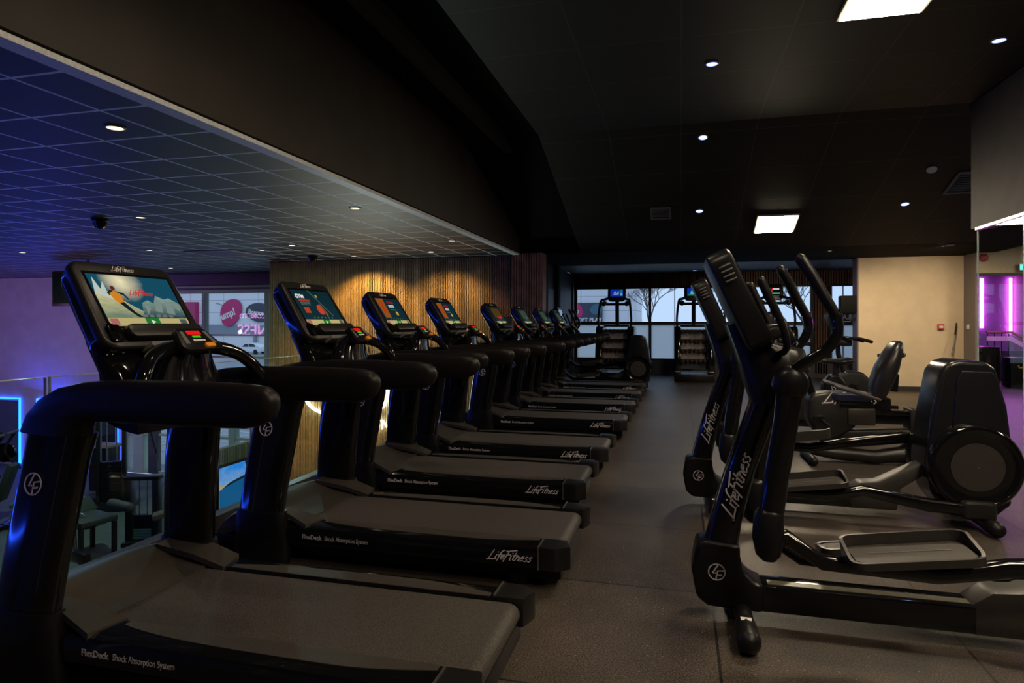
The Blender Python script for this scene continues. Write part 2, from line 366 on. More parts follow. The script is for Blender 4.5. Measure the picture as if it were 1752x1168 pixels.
# wall carrying the big oak slat panel
struct(G().box((-5.47, 12.03, -.07), (6.02, .16, 5.46)).box((-8.42, 13.2, -.07), (.12, 2.5, 5.46)).box((-5.6, 14.62, -.07), (5.8, .24, 5.46)), 'wall_slatted', WOODD)  # last box is an unseen outer wall added to keep daylight out
g = G(); x = -8.46
while x < -3.53: g.box((x, 11.935, -.08), (.020, .026, 5.44)); x += .036
struct(g, 'trim_5', WOOD)
g = G()
while x < -3.08: g.box((x, 11.925, 2.05), (.023, .05, 1.18)); x += .036
struct(g, 'trim_6', WOODR)
struct(G().box((-3.3, 11.9, .05), (.42, .1, 2.8)), 'trim_7', mat('dark_green_panel', (.006, .014, .012), .5))
struct(G().box((-2.765, 11.80, 1.32), (.57, .28, 2.66)), 'wall_slatted_corner', WOODD)
g = G(); x = -3.03
while x < -2.5: g.box((x, 11.625, 1.32), (.032, .04, 2.65)); x += .048
g.box((-2.475, 11.77, 1.32), (.03, .32, 2.65))
struct(g, 'trim_8', mat('reddish_slats', (.22, .10, .06), .5, noise=(5, .3)))
# dark side wall and column by the right-hand windows
struct(G().box((-2.95, 14.6, 1.32), (.3, 5.4, 2.65)), 'wall_dark_side', DARKW)
o = G().box((-2.79, 14.1, 1.05), (.03, .95, 2.1)).build('door_1', mat('dark_brown_door', (.018, .012, .008), .5), flat=True); o['kind'] = 'structure'
G().tube([(-2.765, 13.75, 1.0), (-2.73, 13.75, 1.0), (-2.73, 13.87, 1.0)], .01).build('door_handle', STEEL, o)
struct(G().box((-2.83, 17.02, 1.32), (.14, .2, 2.65)), 'trim_9', mat('mauve_column', (.12, .10, .12), .6))
# far window wall
struct(G().box((1.35, 17.3, .18), (8.5, .2, .37)), 'wall_far_sill', mat('grey_sill_paint', (.10, .09, .10), .6))
struct(G().box((1.35, 17.34, 2.5), (8.5, .16, .46)), 'wall_far_header', WOODD)
g = G(); x = -2.75
while x < 5.5: g.box((x, 17.23, 2.49), (.035, .06, .40)); x += .06
x = 3.24
while x < 3.52: g.box((x, 17.23, 1.2), (.035, .06, 2.2)); x += .06
struct(g, 'trim_10', WOODR)
struct(G().box((3.38, 17.3, 1.2), (.36, .1, 2.2)), 'trim_11', WOODD)
g = G()
for x, b in ((-2.74, .08), (-.77, .07), (-.14, .022), (1.10, .05), (2.2, .022), (3.16, .08), (3.58, .06), (3.86, .012), (5.4, .1)): g.box((x, 17.27, 1.33), (b, .09, 1.96))
for z, h in ((.39, .05), (1.335, .085), (2.27, .04)): g.box((1.33, 17.27, z), (8.2, .085, h))
o = g.build('window_3', FRAMED, flat=True); o['kind'] = 'structure'
G().box((1.33, 17.28, 1.83), (8.1, .012, .9)).build('pane', GLASS, o, flat=True)
fr = bpy.data.materials.new('frosted_film'); fr.use_nodes = True; _n = fr.node_tree.nodes; _l = fr.node_tree.links; _n.remove(_n['Principled BSDF'])
_t = _n.new('ShaderNodeBsdfTranslucent'); _t.inputs['Color'].default_value = (.95, 1, 1, 1); _g = _n.new('ShaderNodeBsdfDiffuse'); _g.inputs['Color'].default_value = (.3, .34, .42, 1)
_x = _n.new('ShaderNodeMixShader'); _x.inputs[0].default_value = .2; _l.new(_t.outputs[0], _x.inputs[1]); _l.new(_g.outputs[0], _x.inputs[2]); _l.new(_x.outputs[0], _n['Material Output'].inputs['Surface'])
G().box((1.33, 17.28, .86), (8.1, .006, .90)).build('frosted_pane', fr, o, 'pale blue frosted lower panes', flat=True)
# cream wall, its return, and the lobby behind the glass partition
struct(G().box((4.38, 14.35, 1.325), (1.86, .3, 2.65)), 'wall_cream', CREAM)
struct(G().box((4.38, 14.19, .05), (1.86, .03, .1)), 'baseboard_cream', mat('dark_baseboard', (.03, .026, .024), .5))
struct(G().box((3.44, 14.36, 1.325), (.03, .33, 2.65)), 'trim_12', mat('mauve_paint', (.12, .09, .14), .6))
struct(G().box((5.32, 13.95, 1.4), (.04, .5, 2.8)), 'wall_return', mat('warm_grey_paint', (.20, .17, .16), .7))
struct(G().box((6.72, 13.77, 2.53), (2.8, .16, .54)), 'wall_lobby_header', CREAM)
struct(G().box((6.72, 13.74, 2.24), (2.8, .2, .05)), 'trim_13', mat('dark_door_trim', (.02, .016, .02), .5))
struct(G().box((3.28, 2.15, 3.1), (.22, 12.3, 1.4)), 'wall_bulkhead', TAUPE)
struct(G().prism([(3.4, Y0), (8.0, Y0), (8.0, 13.7), (5.5, 13.7), (5.5, 8.3), (3.4, 8.3)], 2.8, 2.86, 'z'), 'ceiling_lobby', gridmat('lobby_ceiling_tiles', (.05, .07, .075), (.02, .02, .02), .6, .6, 0, 0, .02, .35, var=.4))
struct(G().box((6.9, 16.2, 2.6), (2.9, 5, .06)), 'ceiling_stairwell', DARKW)
struct(G().box((6.9, 18.6, 1.3), (3.2, .1, 2.7)), 'wall_stairwell', mat('violet_plaster', (.25, .2, .32), .6))
struct(G().box((5.36, 16.55, 1.3), (.1, 4.05, 2.7)), 'wall_stairwell_side', mat('violet_plaster', (0, 0, 0)))
# glass partition
o = G().box((3.175, 2.1, .03), (.05, 12.1, .06)).box((3.175, 2.1, 2.385), (.05, 12.1, .03)).build('window_4', STEEL, flat=True); o['kind'] = 'structure'
ys = [8.14, 7.16, 6.1, 5.0, 3.9, 2.8, 1.7, .6, -.5, -1.6, -2.7, -3.9]
for a, b in zip(ys, ys[1:]): G().box((3.175, (a+b)/2, 1.21), (.012, a-b-.012, 2.34)).build('pane', GLASS, o, flat=True)
g = G()
for a in ys[:-1]: g.box((3.175, a, 1.21), (.014, .012, 2.34))
g.build('polished_edge', mat('glass_edge', (.55, .62, .58), .3), o, flat=True)
# balustrade along the gallery edge
bal = thing('balustrade', 'frameless glass balustrade in a metal floor channel beside the treadmills', 'balustrade', (-2.9, 0, 0))
G().box((0, 3.85, .06), (.09, 15.3, .12), .006).build('floor_channel', mat('satin_aluminium', (.13, .13, .16), .35, metal=.5), bal, flat=True)
yb = [11.5, 10.0, 8.45, 6.9, 5.4, 3.88, 2.38, .86, -.66, -2.2, -3.8]
for a, b in zip(yb, yb[1:]):
    G().box((0, (a+b)/2, .60), (.014, a-b-.02, .98)).build('glass_panel', BGL, bal, flat=True)
g = G()
for a in yb[1:-1]:
    for s_ in (-.011, .011): g.box((0, a+s_, .6), (.016, .004, .98))
for a, b in zip(yb, yb[1:]): g.box((0, (a+b)/2, 1.092), (.015, a-b-.02, .004))
g.build('polished_edge', mat('glass_edge', (.55, .62, .58), .3), bal, flat=True)
# slatted half wall below with a television on it
hw = G().box((-8.53, 11.05, -1.93), (.1, 1.75, 1.74))
y = 10.2
while y < 11.9: hw.box((-8.47, y, -1.93), (.03, .022, 1.72)); y += .045
o = struct(hw, 'wall_half_height', mat('grey_green_slats', (.10, .14, .12), .5))

# ================================================================== LIGHT FITTINGS
WARMP = emis('warm_panel_diffuser', (1, .83, .58), PANEL_L)
def panel(x, y, z, label, tilt=0, L=.6):
    t = thing('ceiling_panel_light', label, 'ceiling light', (x, y, z), group='square panel lights'); t.rotation_euler = (tilt, 0, 0)
    G().box((0, 0, .0), (.62, L+.02, .03), .004).build('frame', mat('panel_frame', (.3, .27, .2), .5), t, flat=True)
    G().box((0, 0, -.018), (.57, L-.03, .006)).build('diffuser', WARMP, t, flat=True); return t
SL = -math.atan(.31)
panel(1.52, 5.35, 3.785, 'bright square warm panel light cut off by the top of the photo')
panel(1.47, 10.93, 2.925, 'bright square warm panel light on the sloping ceiling', SL)
panel(2.2, .0, 3.785, 'square warm panel light above and behind the photographer')
panel(2.3, 2.5, 3.785, 'added square warm panel light, unseen above the nearest elliptical trainer')  # added out of view to brighten the floor on the right
def downlight(x, y, z, label, col, s, r=.055, tilt=0, group=None, pw=0, sc_=(1, 1, 1), spot=110, blend=.8, aim=None):
    t = thing('ceiling_downlight', label, 'downlight', (x, y, z), group=group); t.rotation_euler = (tilt, 0, 0)
    G().lathe([(r*1.35, 0), (r*1.35, -.006), (r*1.1, -.012), (r*.98, -.004), (r*.98, 0)], (0, 0, 0)).build('trim_ring', mat('downlight_ring', (.2, .2, .22), .4), t)
    G().lathe([(r, -.003), (r, -.009), (0, -.0095)], (0, 0, 0)).build('lens', emis('lens_%d_%d' % (int(col[0]*99), int(s)), col, min(s, 2.6)), t)
    if pw: lamp('SPOT', 'downlight_lamp', (x, y, z-.05), pw, sc_, aim or (x, y, z-2), .03, spot, blend)
    return t
BL = (.36, .44, 1)
g_ = 'blue-white ceiling downlights'
downlight(.29, 6.34, 3.8, 'blue-white downlight above the aisle, highest of its column', BL, 2.6, .05, 0, g_, 16, (.4, .5, 1))
downlight(.28, 8.5, 3.71, 'blue-white downlight above the aisle, second from the top of its column', BL, 2.6, .05, SL, g_, 12, (.4, .5, 1))
downlight(.29, 10.44, 3.1, 'blue-white downlight left of the bright square panel light', BL, 2.6, .05, SL, g_, 10, (.4, .5, 1))
downlight(.35, 16.5, 2.65, 'small blue-white downlight before the far windows, above the stair climbers', BL, 2.6, .05, 0, g_, 8, (.4, .5, 1))
downlight(2.46, 16.6, 2.65, 'small blue-white downlight before the far windows, right of the other', BL, 2.6, .05, 0, g_, 8, (.4, .5, 1))
downlight(2.67, 6.44, 3.8, 'blue-white downlight in the top right corner by the bulkhead', BL, 2.6, .05, 0, g_, 14, (.4, .5, 1))
downlight(3.17, 10.5, 3.085, 'blue-white downlight right of the bright square panel light', BL, 2.6, .05, SL, g_, 10, (.4, .5, 1))
for x_, y_, p_, l_ in ((-.5, 1.3, 50, 'small warm spot above the nearest treadmill'), (-1.1, 3.4, 32, 'small warm spot above the second treadmill'), (1.9, 1.4, 75, 'small warm spot above the aisle and the nearest elliptical')):
    downlight(x_, y_, 3.8, l_, (1, .8, .5), 2, .04, 0, 'warm spots in the high ceiling', p_, (1, .80, .56), 150, .4)
g_ = 'warm spots in the gridded lower ceiling'; WL = (1, .78, .42)
for x, y, lab, s, pw in ((-3.63, 3.45, 'warm downlight nearest the camera in the gridded blue ceiling', 45, 25), (-6.41, 6.46, 'warm downlight in the blue gridded ceiling beside the dark dome', 30, 20),
                     (-3.55, 6.55, 'warm downlight in the gridded ceiling near its white edge', 30, 25), (-3.48, 9.54, 'small warm downlight in the gridded ceiling nearest the slatted wall corner', 22, 22),
                     (-11.7, 9.12, 'pale downlight at the far left of the blue ceiling', 20, 0), (-9.14, 9.4, 'pale downlight left of the square ceiling vent', 20, 0),
                     (-6.28, 9.44, 'pale downlight right of the square ceiling vent', 20, 20), (-6.11, 11.22, 'pale downlight close above the slatted oak wall', 20, 0),
                     (-11.66, 12.63, 'pale downlight above the big left window', 20, 0), (-4.4, 10.95, 'added pale downlight near the right end of the oak slats', 20, 0), (-7.2, 9.9, 'added pale downlight near the left end of the oak slats', 20, 0)):  # the two near the oak slat ends are added to carry wash lamps
    downlight(x, y, 2.65, lab, WL if y < 9.6 and x > -9 else (1, .93, .8), s, .05, 0, g_, pw, (1, .75, .4), 100)
# three scallops washing the oak slats, two of them from added fixtures
lamp('SPOT', 'wall_wash_lamp', (-6.11, 11.05, 2.60), 150, (1, .66, .22), (-6.05, 11.9, .6), .03, 110, .5)
lamp('SPOT', 'wall_wash_lamp', (-4.4, 10.95, 2.60), 75, (1, .66, .24), (-4.4, 11.9, .5), .03, 110, .6)
lamp('SPOT', 'wall_wash_lamp', (-7.2, 9.9, 2.60), 420, (1, .66, .20), (-6.8, 11.9, -1.3), .03, 44, .6)
# blue LED outline of the mirrors, plus the strip low on the gallery side
BLED = emis('blue_led', (.02, .08, 1), 20); BLED2 = emis('blue_led_far', (.01, .10, 1), 9)
def led(pts, r, m, label, grp='blue LED strips'):
    o = G().tube(pts, r, 8).build('led_strip', m); return tag(o, label, 'light strip', grp)
mi = thing('mirror', 'tall dark mirror outlined by a blue light strip at the left edge', 'mirror', (-19.36, 14.46, -1.82))
G().box((0, 0, 0), (1.34, .03, 1.8)).build('mirror_glass', mat('mirror_glass', (.25, .27, .32), .06, metal=1), mi, flat=True)
led([(-20.1, 14.46, -.86), (-18.65, 14.46, -.86), (-18.65, 14.46, -2.76)], .03, BLED2, 'bright blue light strip outlining the leftmost mirror')
m2 = thing('mirror', 'dark mirror half hidden behind the nearest treadmill handrail', 'mirror', (-16.57, 14.46, -1.80))
G().box((0, 0, 0), (2.76, .03, 1.76)).build('mirror_glass', mat('mirror_glass', (0, 0, 0)), m2, flat=True)
led([(-18.0, 14.46, -2.75), (-18.0, 14.46, -.86), (-15.14, 14.46, -.86), (-15.14, 14.46, -2.72), (-16.6, 14.46, -2.74)], .03, BLED2, 'blue light strip seen beside the cable tower under the handrail')
led([(-9.7, -3.5, 2.1), (-9.7, 4.9, 2.1), (-9.7, 4.9, -.6), (-9.7, -3.5, -.6)], .035, BLED, 'long blue light strip on the side wall left of the treadmills')
lamp('AREA', 'blue_ceiling_fill', (-9.6, 2.2, 2.0), 22, (.03, .05, 1), (-6.5, 4.5, 2.65), .3, sy=6)  # added area lamp that strengthens the blue on the gridded ceiling
# ================================================================== NEON SIGNS
NEON = emis('white_neon', (.86, 1, .93), 9); PINKN = emis('pink_neon', (1, .35, .95), 12); VIO = emis('violet_neon', (.55, .2, 1), 6)
ns = thing('neon_sign', 'white neon lettering on the oak slats seen between the treadmill uprights', 'neon sign', (-6.5, 11.85, 0))
g = G()
g.tube([(.95*math.cos(a)*.55-.60, 0, -.01+.50*math.sin(a)) for a in [2*math.pi*i/28 for i in range(29)]], .032, 8, cap=False)
g.build('letter_o', NEON, ns)
g = G().tube([(.02, 0, .56), (.02, 0, -.08)]+[(.41+.39*math.cos(a), 0, -.08+.39*math.sin(a)) for a in [math.pi+math.pi*i/12 for i in range(1, 12)]]+[(.80, 0, -.08), (.80, 0, .56)], .032, 8)
g.build('letter_u', NEON, ns)
FM = frame((.30, -.01, -.79), (1, 0, 0), (0, 0, 1))
text('FITNESS', .27, FM, 'letters_fitness', NEON, ns, .012, bold=.012)
G().box((1.98, -.01, -.06), (.05, .03, .1)).box((1.97, -.01, -.43), (.05, .03, .08)).build('violet_segment', VIO, ns, 'violet neon segment', flat=True)
pk = thing('neon_sign', 'pink neon lettering whose mirror image shows in the left window', 'neon sign', (-16.3, 7.9, .9))
PM = frame((1.9, 0, .1), (-1, 0, 0), (0, 0, 1))
text('WELCOME TO', .26, frame((1.5, .05, .62), (-1, 0, 0), (0, 0, 1)), 'letters', PINKN, pk, .012, bold=.01)
text('FITNESS', .62, frame((1.9, .05, -.05), (-1, 0, 0), (0, 0, 1)), 'letters', PINKN, pk, .015, bold=.008)
G().box((0, -.03, .25), (4.6, .08, 1.5), .01).build('backing_panel', mat('sign_backing', (.01, .01, .012), .6), pk, flat=True)
G().tube([(-2, -.03, .9), (-2, -.03, 1.75)], .02).tube([(2, -.03, .9), (2, -.03, 1.75)], .02).build('hanger', DKMET, pk)
# violet LED strips in the stairwell
VLED = emis('magenta_led', (1, .12, .9), 16)
led([(7.30, 18.5, 1.22), (7.30, 18.5, 2.46)], .035, VLED, 'left one of the two upright magenta light strips in the stairwell', 'magenta light strips')
led([(7.92, 18.5, 1.08), (7.92, 18.5, 2.46)], .035, VLED, 'right one of the two upright magenta light strips in the stairwell', 'magenta light strips')
lamp('AREA', 'stairwell_light', (6.9, 16.3, 2.55), 55, (.72, .25, 1), (6.9, 16.3, 0), .8)
panel(5.2, 6.6, 2.785, 'square warm panel light in the lobby ceiling behind the glass partition')
panel(6.6, 11.4, 2.785, 'square warm panel light in the lobby ceiling before the stairwell opening')
for x_, y_, l_ in ((4.3, 12.3, 'added spot lamp in front of the middle of the cream wall'), (2.6, 12.6, 'added spot lamp left of the cream wall edge')): downlight(x_, y_, 2.65, l_, (1, .8, .5), 1, .03, 0, 'added spots before the cream wall', 110, (1, .78, .5), 120, 1, (x_+.1, 14.1, .9))  # lamps added to brighten the cream wall
# added fill lamps of the lower gym: cool ones, purple and blue washes on the left
lamp('AREA', 'lower_gym_fill', (-11.7, 9.12, 2.62), 100, (.6, 1, .82), (-11.7, 9.1, -3), .09)
lamp('AREA', 'lower_gym_fill', (-6.28, 9.44, 2.62), 30, (.6, 1, .85), (-6.28, 9.4, -3), .09)
lamp('AREA', 'lower_gym_fill', (-5.6, 11.5, -.9), 45, (.8, 1, .92), (-5.2, 6.5, 3.4), .9)  # added fill standing in for the white neon's glow
lamp('SPOT', 'left_wall_fill', (-16.3, 8.15, 1.0), 420, (.56, .36, 1), (-17.6, 14.5, -.1), .06, 120, .8)  # added spot for the purple wash, placed at the pink sign
lamp('AREA', 'far_ceiling_fill', (-17.0, 14.38, -.82), 60, (.05, .08, 1), (-16.5, 12.6, 2.65), 3.5, sy=.06)  # added blue uplight placed along the mirrors' strip
# ================================================================== TREADMILLS (local x = metres from the rear end, users face -x)
def col(c): return tuple(((v/255)/12.92 if v <= 10 else ((v/255+.055)/1.055)**2.4) for v in c)
def ecol(c, s=1.0): return emis('screen_%02x%02x%02x_%d' % (*c, int(s*10)), col(c), s)
def poly(g, pts, z=0, th=.0006, M=None):
    n = len(pts); g.raw([(x, y, z) for x, y in pts]+[(x, y, z+th) for x, y in pts], [list(range(n)), list(range(2*n-1, n-1, -1))]+[(i, (i+1) % n, n+(i+1) % n, n+i) for i in range(n)], M)
def flatpoly(name, pts, c, M, parent, z=.001, s=1.0, **k):
    g = G(); poly(g, pts, z, .0005, M); return g.build(name, ecol(c, s), parent, flat=True, **k)
def rc(x0, y0, x1, y1): return [(x0, y0), (x1, y0), (x1, y1), (x0, y1)]
# screen picture shared parts; display local frame: x right -.21...21, y up -.125...125
def gradient(name, top, bot, s=1.0, sun=False):
    m = bpy.data.materials.new(name); m.use_nodes = True; n = m.node_tree.nodes; l = m.node_tree.links; n.remove(n['Principled BSDF'])
    tc = n.new('ShaderNodeTexCoord'); sp = n.new('ShaderNodeSeparateXYZ'); l.new(tc.outputs['Generated'], sp.inputs[0])
    nz = n.new('ShaderNodeTexNoise'); nz.inputs['Scale'].default_value = 5; nz.inputs['Detail'].default_value = 8; l.new(tc.outputs['Generated'], nz.inputs['Vector'])
    a = mathn(n, l, 'ADD', sp.outputs['Z'], mathn(n, l, 'MULTIPLY', mathn(n, l, 'SUBTRACT', nz.outputs['Fac'], .5), .9))
    if sun:
        dy = mathn(n, l, 'SUBTRACT', sp.outputs['Y'], .36); dz = mathn(n, l, 'SUBTRACT', sp.outputs['Z'], .88)
        dd = mathn(n, l, 'ADD', mathn(n, l, 'MULTIPLY', dy, mathn(n, l, 'MULTIPLY', dy, 2.6)), mathn(n, l, 'MULTIPLY', dz, dz))
        a = mathn(n, l, 'ADD', mathn(n, l, 'MULTIPLY', nz.outputs['Fac'], .45), mathn(n, l, 'SUBTRACT', .75, mathn(n, l, 'MULTIPLY', mathn(n, l, 'SQRT', dd), 2.3)))
    r = n.new('ShaderNodeValToRGB'); r.color_ramp.elements[0].color = (*col(bot), 1); r.color_ramp.elements[1].color = (*col(top), 1); l.new(a, r.inputs[0])
    e = n.new('ShaderNodeEmission'); l.new(r.outputs[0], e.inputs['Color']); e.inputs['Strength'].default_value = s
    l.new(e.outputs[0], n['Material Output'].inputs['Surface']); return m
SKY1 = gradient('picture_sky', (248, 236, 190), (22, 76, 98), .9, True)
SNOW = gradient('picture_snow', (226, 216, 160), (120, 140, 116), .8); ROCK = gradient('picture_rock', (150, 176, 166), (34, 70, 78), .8)
ROCK.node_tree.nodes['Noise Texture'].inputs['Scale'].default_value = 9; ROCK.node_tree.nodes['Noise Texture'].inputs['Roughness'].default_value = .75
DARKS = gradient('menu_background', (16, 44, 52), (22, 52, 58), .8)
def display(parent, M, kind):
    W, H = .21, .125
    d = G(); poly(d, rc(-W, -H, W, H), 0, .001, M); d.build('display', SKY1 if kind == 0 else DARKS, parent, 'lit display', flat=True); d = parent
    flatpoly('menu_bar', rc(-W, -H, W, -H+.038), (206, 190, 128), M, d, .0012, .75)
    flatpoly('green_button', rc(-.028, -H, .045, -H+.038), (40, 132, 52), M, d, .002, .7)
    flatpoly('play_arrow', [(.0, -H+.008), (.022, -H+.019), (.0, -H+.030)], (225, 245, 225), M, d, .0028, .8)
    flatpoly('thumbnail', rc(-W+.006, -H+.004, -W+.045, -H+.034), (190, 120, 110), M, d, .002, .7)
    flatpoly('thumbnail', rc(W-.05, -H+.004, W-.012, -H+.034), (90, 100, 100), M, d, .002, .7)
    if kind == 0:
        0 and flatpoly('sun_glow', [(-.07+.04*math.cos(a), .10+.024*math.sin(a)) for a in [i*.52 for i in range(12)]], (250, 238, 190), M, d, .0012, 1)
        flatpoly('snow_slope', [(-W, -.087), (-W, .03), (-.15, .045), (-.08, -.01), (-.02, -.05), (.04, -.087)], (196, 196, 150), M, d, .0012, .7).data.materials[0] = SNOW
        flatpoly('mountain', [(-.03, -.087), (.0, -.01), (.035, .005), (.06, -.012), (.09, .03), (.13, .012), (.16, .02), (W, -.012), (W, -.087)], (70, 104, 104), M, d, .0014, .7).data.materials[0] = ROCK
        for q in ([(.05, -.05), (.09, .028), (.10, -.02), (.085, -.06)], [(.11, -.06), (.13, .010), (.16, -.03), (.15, -.07)], [(.0, -.07), (.01, -.012), (.03, -.04)], [(.165, -.03), (.18, .0), (W, -.02), (.19, -.05)]):
            flatpoly('snow_patch', q, (140, 160, 150), M, d, .0022, .7)
        flatpoly('spray', [(-W, .03), (-.19, .11), (-.175, .05), (-.15, .09), (-.15, .03), (-.12, .05), (-.13, .0)], (214, 226, 214), M, d, .0020, .7)
        flatpoly('skier_legs', [(-.125, -.005), (-.10, -.0), (-.06, -.06), (-.03, -.083), (-.055, -.083), (-.09, -.05)], (26, 34, 38), M, d, .003, .7)
        flatpoly('skier_jacket', [(-.145, .03), (-.12, .045), (-.095, .03), (-.092, -.01), (-.12, -.015), (-.135, .0)], (226, 140, 36), M, d, .0032, .8)
        flatpoly('skier_arms', [(-.155, .035), (-.135, .05), (-.12, .045), (-.075, .035), (-.06, .005), (-.068, .002), (-.082, .026), (-.12, .03), (-.148, .02)], (30, 52, 52), M, d, .0030, .7)
        flatpoly('skier_head', [(-.118+.011*math.cos(a), .057+.012*math.sin(a)) for a in [i*.7 for i in range(9)]], (120, 40, 34), M, d, .0034, .7)
        script_logo(M @ Matrix.Translation((-.045, .028, .003)), .135, 'picture_logo', ecol((206, 44, 44), .9), d)
        for i in range(5): flatpoly('menu_icon', rc(-.03+i*.035, -.082, -.008+i*.035, -.07), (120, 130, 126), M, d, .0026, .7)
    else:
        for i in range(6): flatpoly('menu_icon', rc(-.11+i*.04, -.078, -.098+i*.04, -.068), (120, 120, 100), M, d, .0022, .6)
        if kind == 1:
            text('GYM', .042, M @ Matrix.Translation((-.19, .065, .002)), 'heading', ecol((240, 240, 235), .9), d, .0004, bold=.02)
            flatpoly('subheading', rc(-.175, .042, -.06, .056), (190, 60, 42), M, d, .002, .7)
            for i in range(3): flatpoly('text_line', rc(-.17, .034-i*.009, -.07, .037-i*.009), (150, 160, 150), M, d, .002, .5)
            flatpoly('red_card', rc(-.165, -.04, -.11, .0), (190, 66, 40), M, d, .002, .8)
            flatpoly('red_roundel', [(.01+.034*math.cos(a), -.015+.036*math.sin(a)) for a in [i*.39 for i in range(16)]], (214, 70, 44), M, d, .002, .8)
            flatpoly('figure', [(.02, .03), (.04, .02), (.07, -.05), (.05, -.07), (.03, -.02)], (150, 96, 60), M, d, .003, .6)
            flatpoly('yellow_dot', rc(.03, .075, .05, .095), (200, 180, 60), M, d, .002, .7)
            flatpoly('road', [(-.03, .125), (-.02, .125), (.13, -.06), (.12, -.06)], (90, 120, 110), M, d, .0018, .6)
        elif kind == 2:
            flatpoly('orange_photo', [(-.2, .12), (-.07, .12), (-.09, -.06), (-.19, -.06)], (170, 90, 30), M, d, .0016, .7)
            flatpoly('runner', [(-.15, .09), (-.12, .08), (-.115, .0), (-.14, -.02), (-.165, .03)], (200, 60, 30), M, d, .0024, .7)
            flatpoly('red_heading', rc(-.03, .075, .09, .095), (150, 34, 44), M, d, .002, .7)
            flatpoly('white_heading', rc(-.03, .035, .07, .062), (200, 204, 196), M, d, .002, .7)
            flatpoly('yellow_badge', [(.06+.022*math.cos(a), -.02+.02*math.sin(a)) for a in [i*.52 for i in range(12)]], (210, 170, 50), M, d, .002, .8)
            flatpoly('text_line', rc(-.03, .01, .08, .018), (120, 130, 124), M, d, .002, .6)
        else:
            flatpoly('warm_photo', rc(-.16, -.04, .17, .10), (96, 66, 26) if kind == 3 else (70, 84, 66), M, d, .0016, .6)
            flatpoly('red_banner', rc(-.04, -.05, .1, -.01), (196, 46, 30) if kind == 3 else (70, 96, 90), M, d, .0022, .8)
def treadmill_body():
    """every treadmill but for its display; local x = world x + .6"""
    t = thing('treadmill', '', 'treadmill')
    X = .6
    def q(pts): return [(x+X, z) for x, z in pts]
    # base
    b = G().box((-1.56+X, 0, .10), (1.84, .74, .10), .01)
    b.build('chassis', SOFT, t)
    for s in (-1, 1):
        g = G(); ys = [(.285, .245), (.30, .262), (.405, .262), (.44, .250), (.455, .225), (.455, .15), (.43, .125), (.40, .12), (.285, .12)]
        g.raw([(x, s*y, z) for x in (-2.28+X, -.74+X) for y, z in ys], [list(range(9)), list(range(17, 8, -1))]+[(i, (i+1) % 9, 9+(i+1) % 9, 9+i) for i in range(9)])
        rail = g.build('side_rail', GLOSS, t)
        g = G(); n = 20; pts = [(-2.0+X, .30), (-.76+X, .30), (-.76+X, .335)]+[(-.76+X-1.24*i/n, .335+.06*math.sin(math.pi*.5*min(1, i/6))*(1-(i/n)**6)) for i in range(1, n+1)]
        g.raw([(x, s*y, z) for z in (.2612, .2655) for x, y in pts], [list(range(len(pts))), list(range(2*len(pts)-1, len(pts)-1, -1))]+[(i, (i+1) % len(pts), len(pts)+(i+1) % len(pts), len(pts)+i) for i in range(len(pts))])
        g.build('foot_strip', TREAD, rail, 'textured foot strip')
        g = G().prism([(-.74+X, s*.30), (-.615+X, s*.30), (-.585+X, s*.40), (-.65+X, s*.46), (-.74+X, s*.462)][::s], .13, .268, 'z', .012)
        cap = g.build('end_cap', mat('end_cap_plastic', (.010, .0095, .010), .35, spec=.4), t)
        G().prism([(-.745+X, s*.31), (-.738+X, s*.31), (-.738+X, s*.462), (-.745+X, s*.462)][::s], .135, .2695, 'z').build('silver_seam', STEEL, cap, flat=True)
        G().tube([(-.86+X, s*.32, .045), (-.86+X, s*.38, .045)], .045, 14).build('rear_foot', SOFT, t)
    n = 10; top = [(-2.2+X, .250), (-.675+X, .250)]+[(-.675+X+.05*math.sin(math.pi*i/n), .20+.05*math.cos(math.pi*i/n)) for i in range(1, n+1)]+[(-2.2+X, .15)]
    G().prism(top, -.282, .282, 'y').build('running_belt', BELT, t, ang=50)
    G().box((-.71+X, 0, .10), (.10, .58, .08), .02).build('rear_guard', SOFT, t)
    # motor hood
    def hz(x, y):
        k = (x+2.74)/.62; p = [(0, .15), (.06, .215), (.18, .275), (.34, .325), (.46, .338), (.56, .325), (.68, .292), (.84, .268), (1, .258)]
        for (a, za), (b_, zb) in zip(p, p[1:]):
            if k <= b_: z = za+(zb-za)*(k-a)/(b_-a); break
        else: z = .258
        return z - .05*max(0, abs(y)/.43-.55)**1.5*(1 if k < .6 else .2)
    us = [-2.74+.62*i/22 for i in range(23)]; vs_ = [-.40+.8*i/16 for i in range(17)]
    def hood(u, v):
        k = (u+2.74)/.62
        return (u+X + (.05*(abs(v)/.4)**2.5*(1-k) if k < .5 else -.035*(abs(v)/.4)**3*k), v*(1-.06*(1-k)), hz(u, v))
    G().surf(hood, us, vs_, .11).build('motor_hood', HOODT, t, ang=60)
    G().box((-2.5+X, 0, .09), (.42, .78, .10), .02).build('front_chassis', SOFT, t)
    for s in (-1, 1):
        g = G(); vs4 = [(-2.42, .30, .345), (-2.42, .41, .35), (-2.03, .285, .268), (-2.06, .445, .272), (-2.2, .29, .315), (-2.2, .425, .335)]
        P = lambda i, dz=0: (vs4[i][0]+X, s*vs4[i][1], vs4[i][2]+dz)
        g.raw([P(i) for i in (0, 1, 5, 3, 2, 4)]+[P(i, -.03) for i in (0, 1, 5, 3, 2, 4)], [(0, 1, 2, 5), (5, 2, 3, 4), (6, 11, 8, 7), (11, 10, 9, 8), (0, 6, 7, 1), (1, 7, 8, 2), (2, 8, 9, 3), (3, 9, 10, 4), (4, 10, 11, 5), (5, 11, 6, 0)])
        g.build('hood_wing', HOODT, t, ang=20)
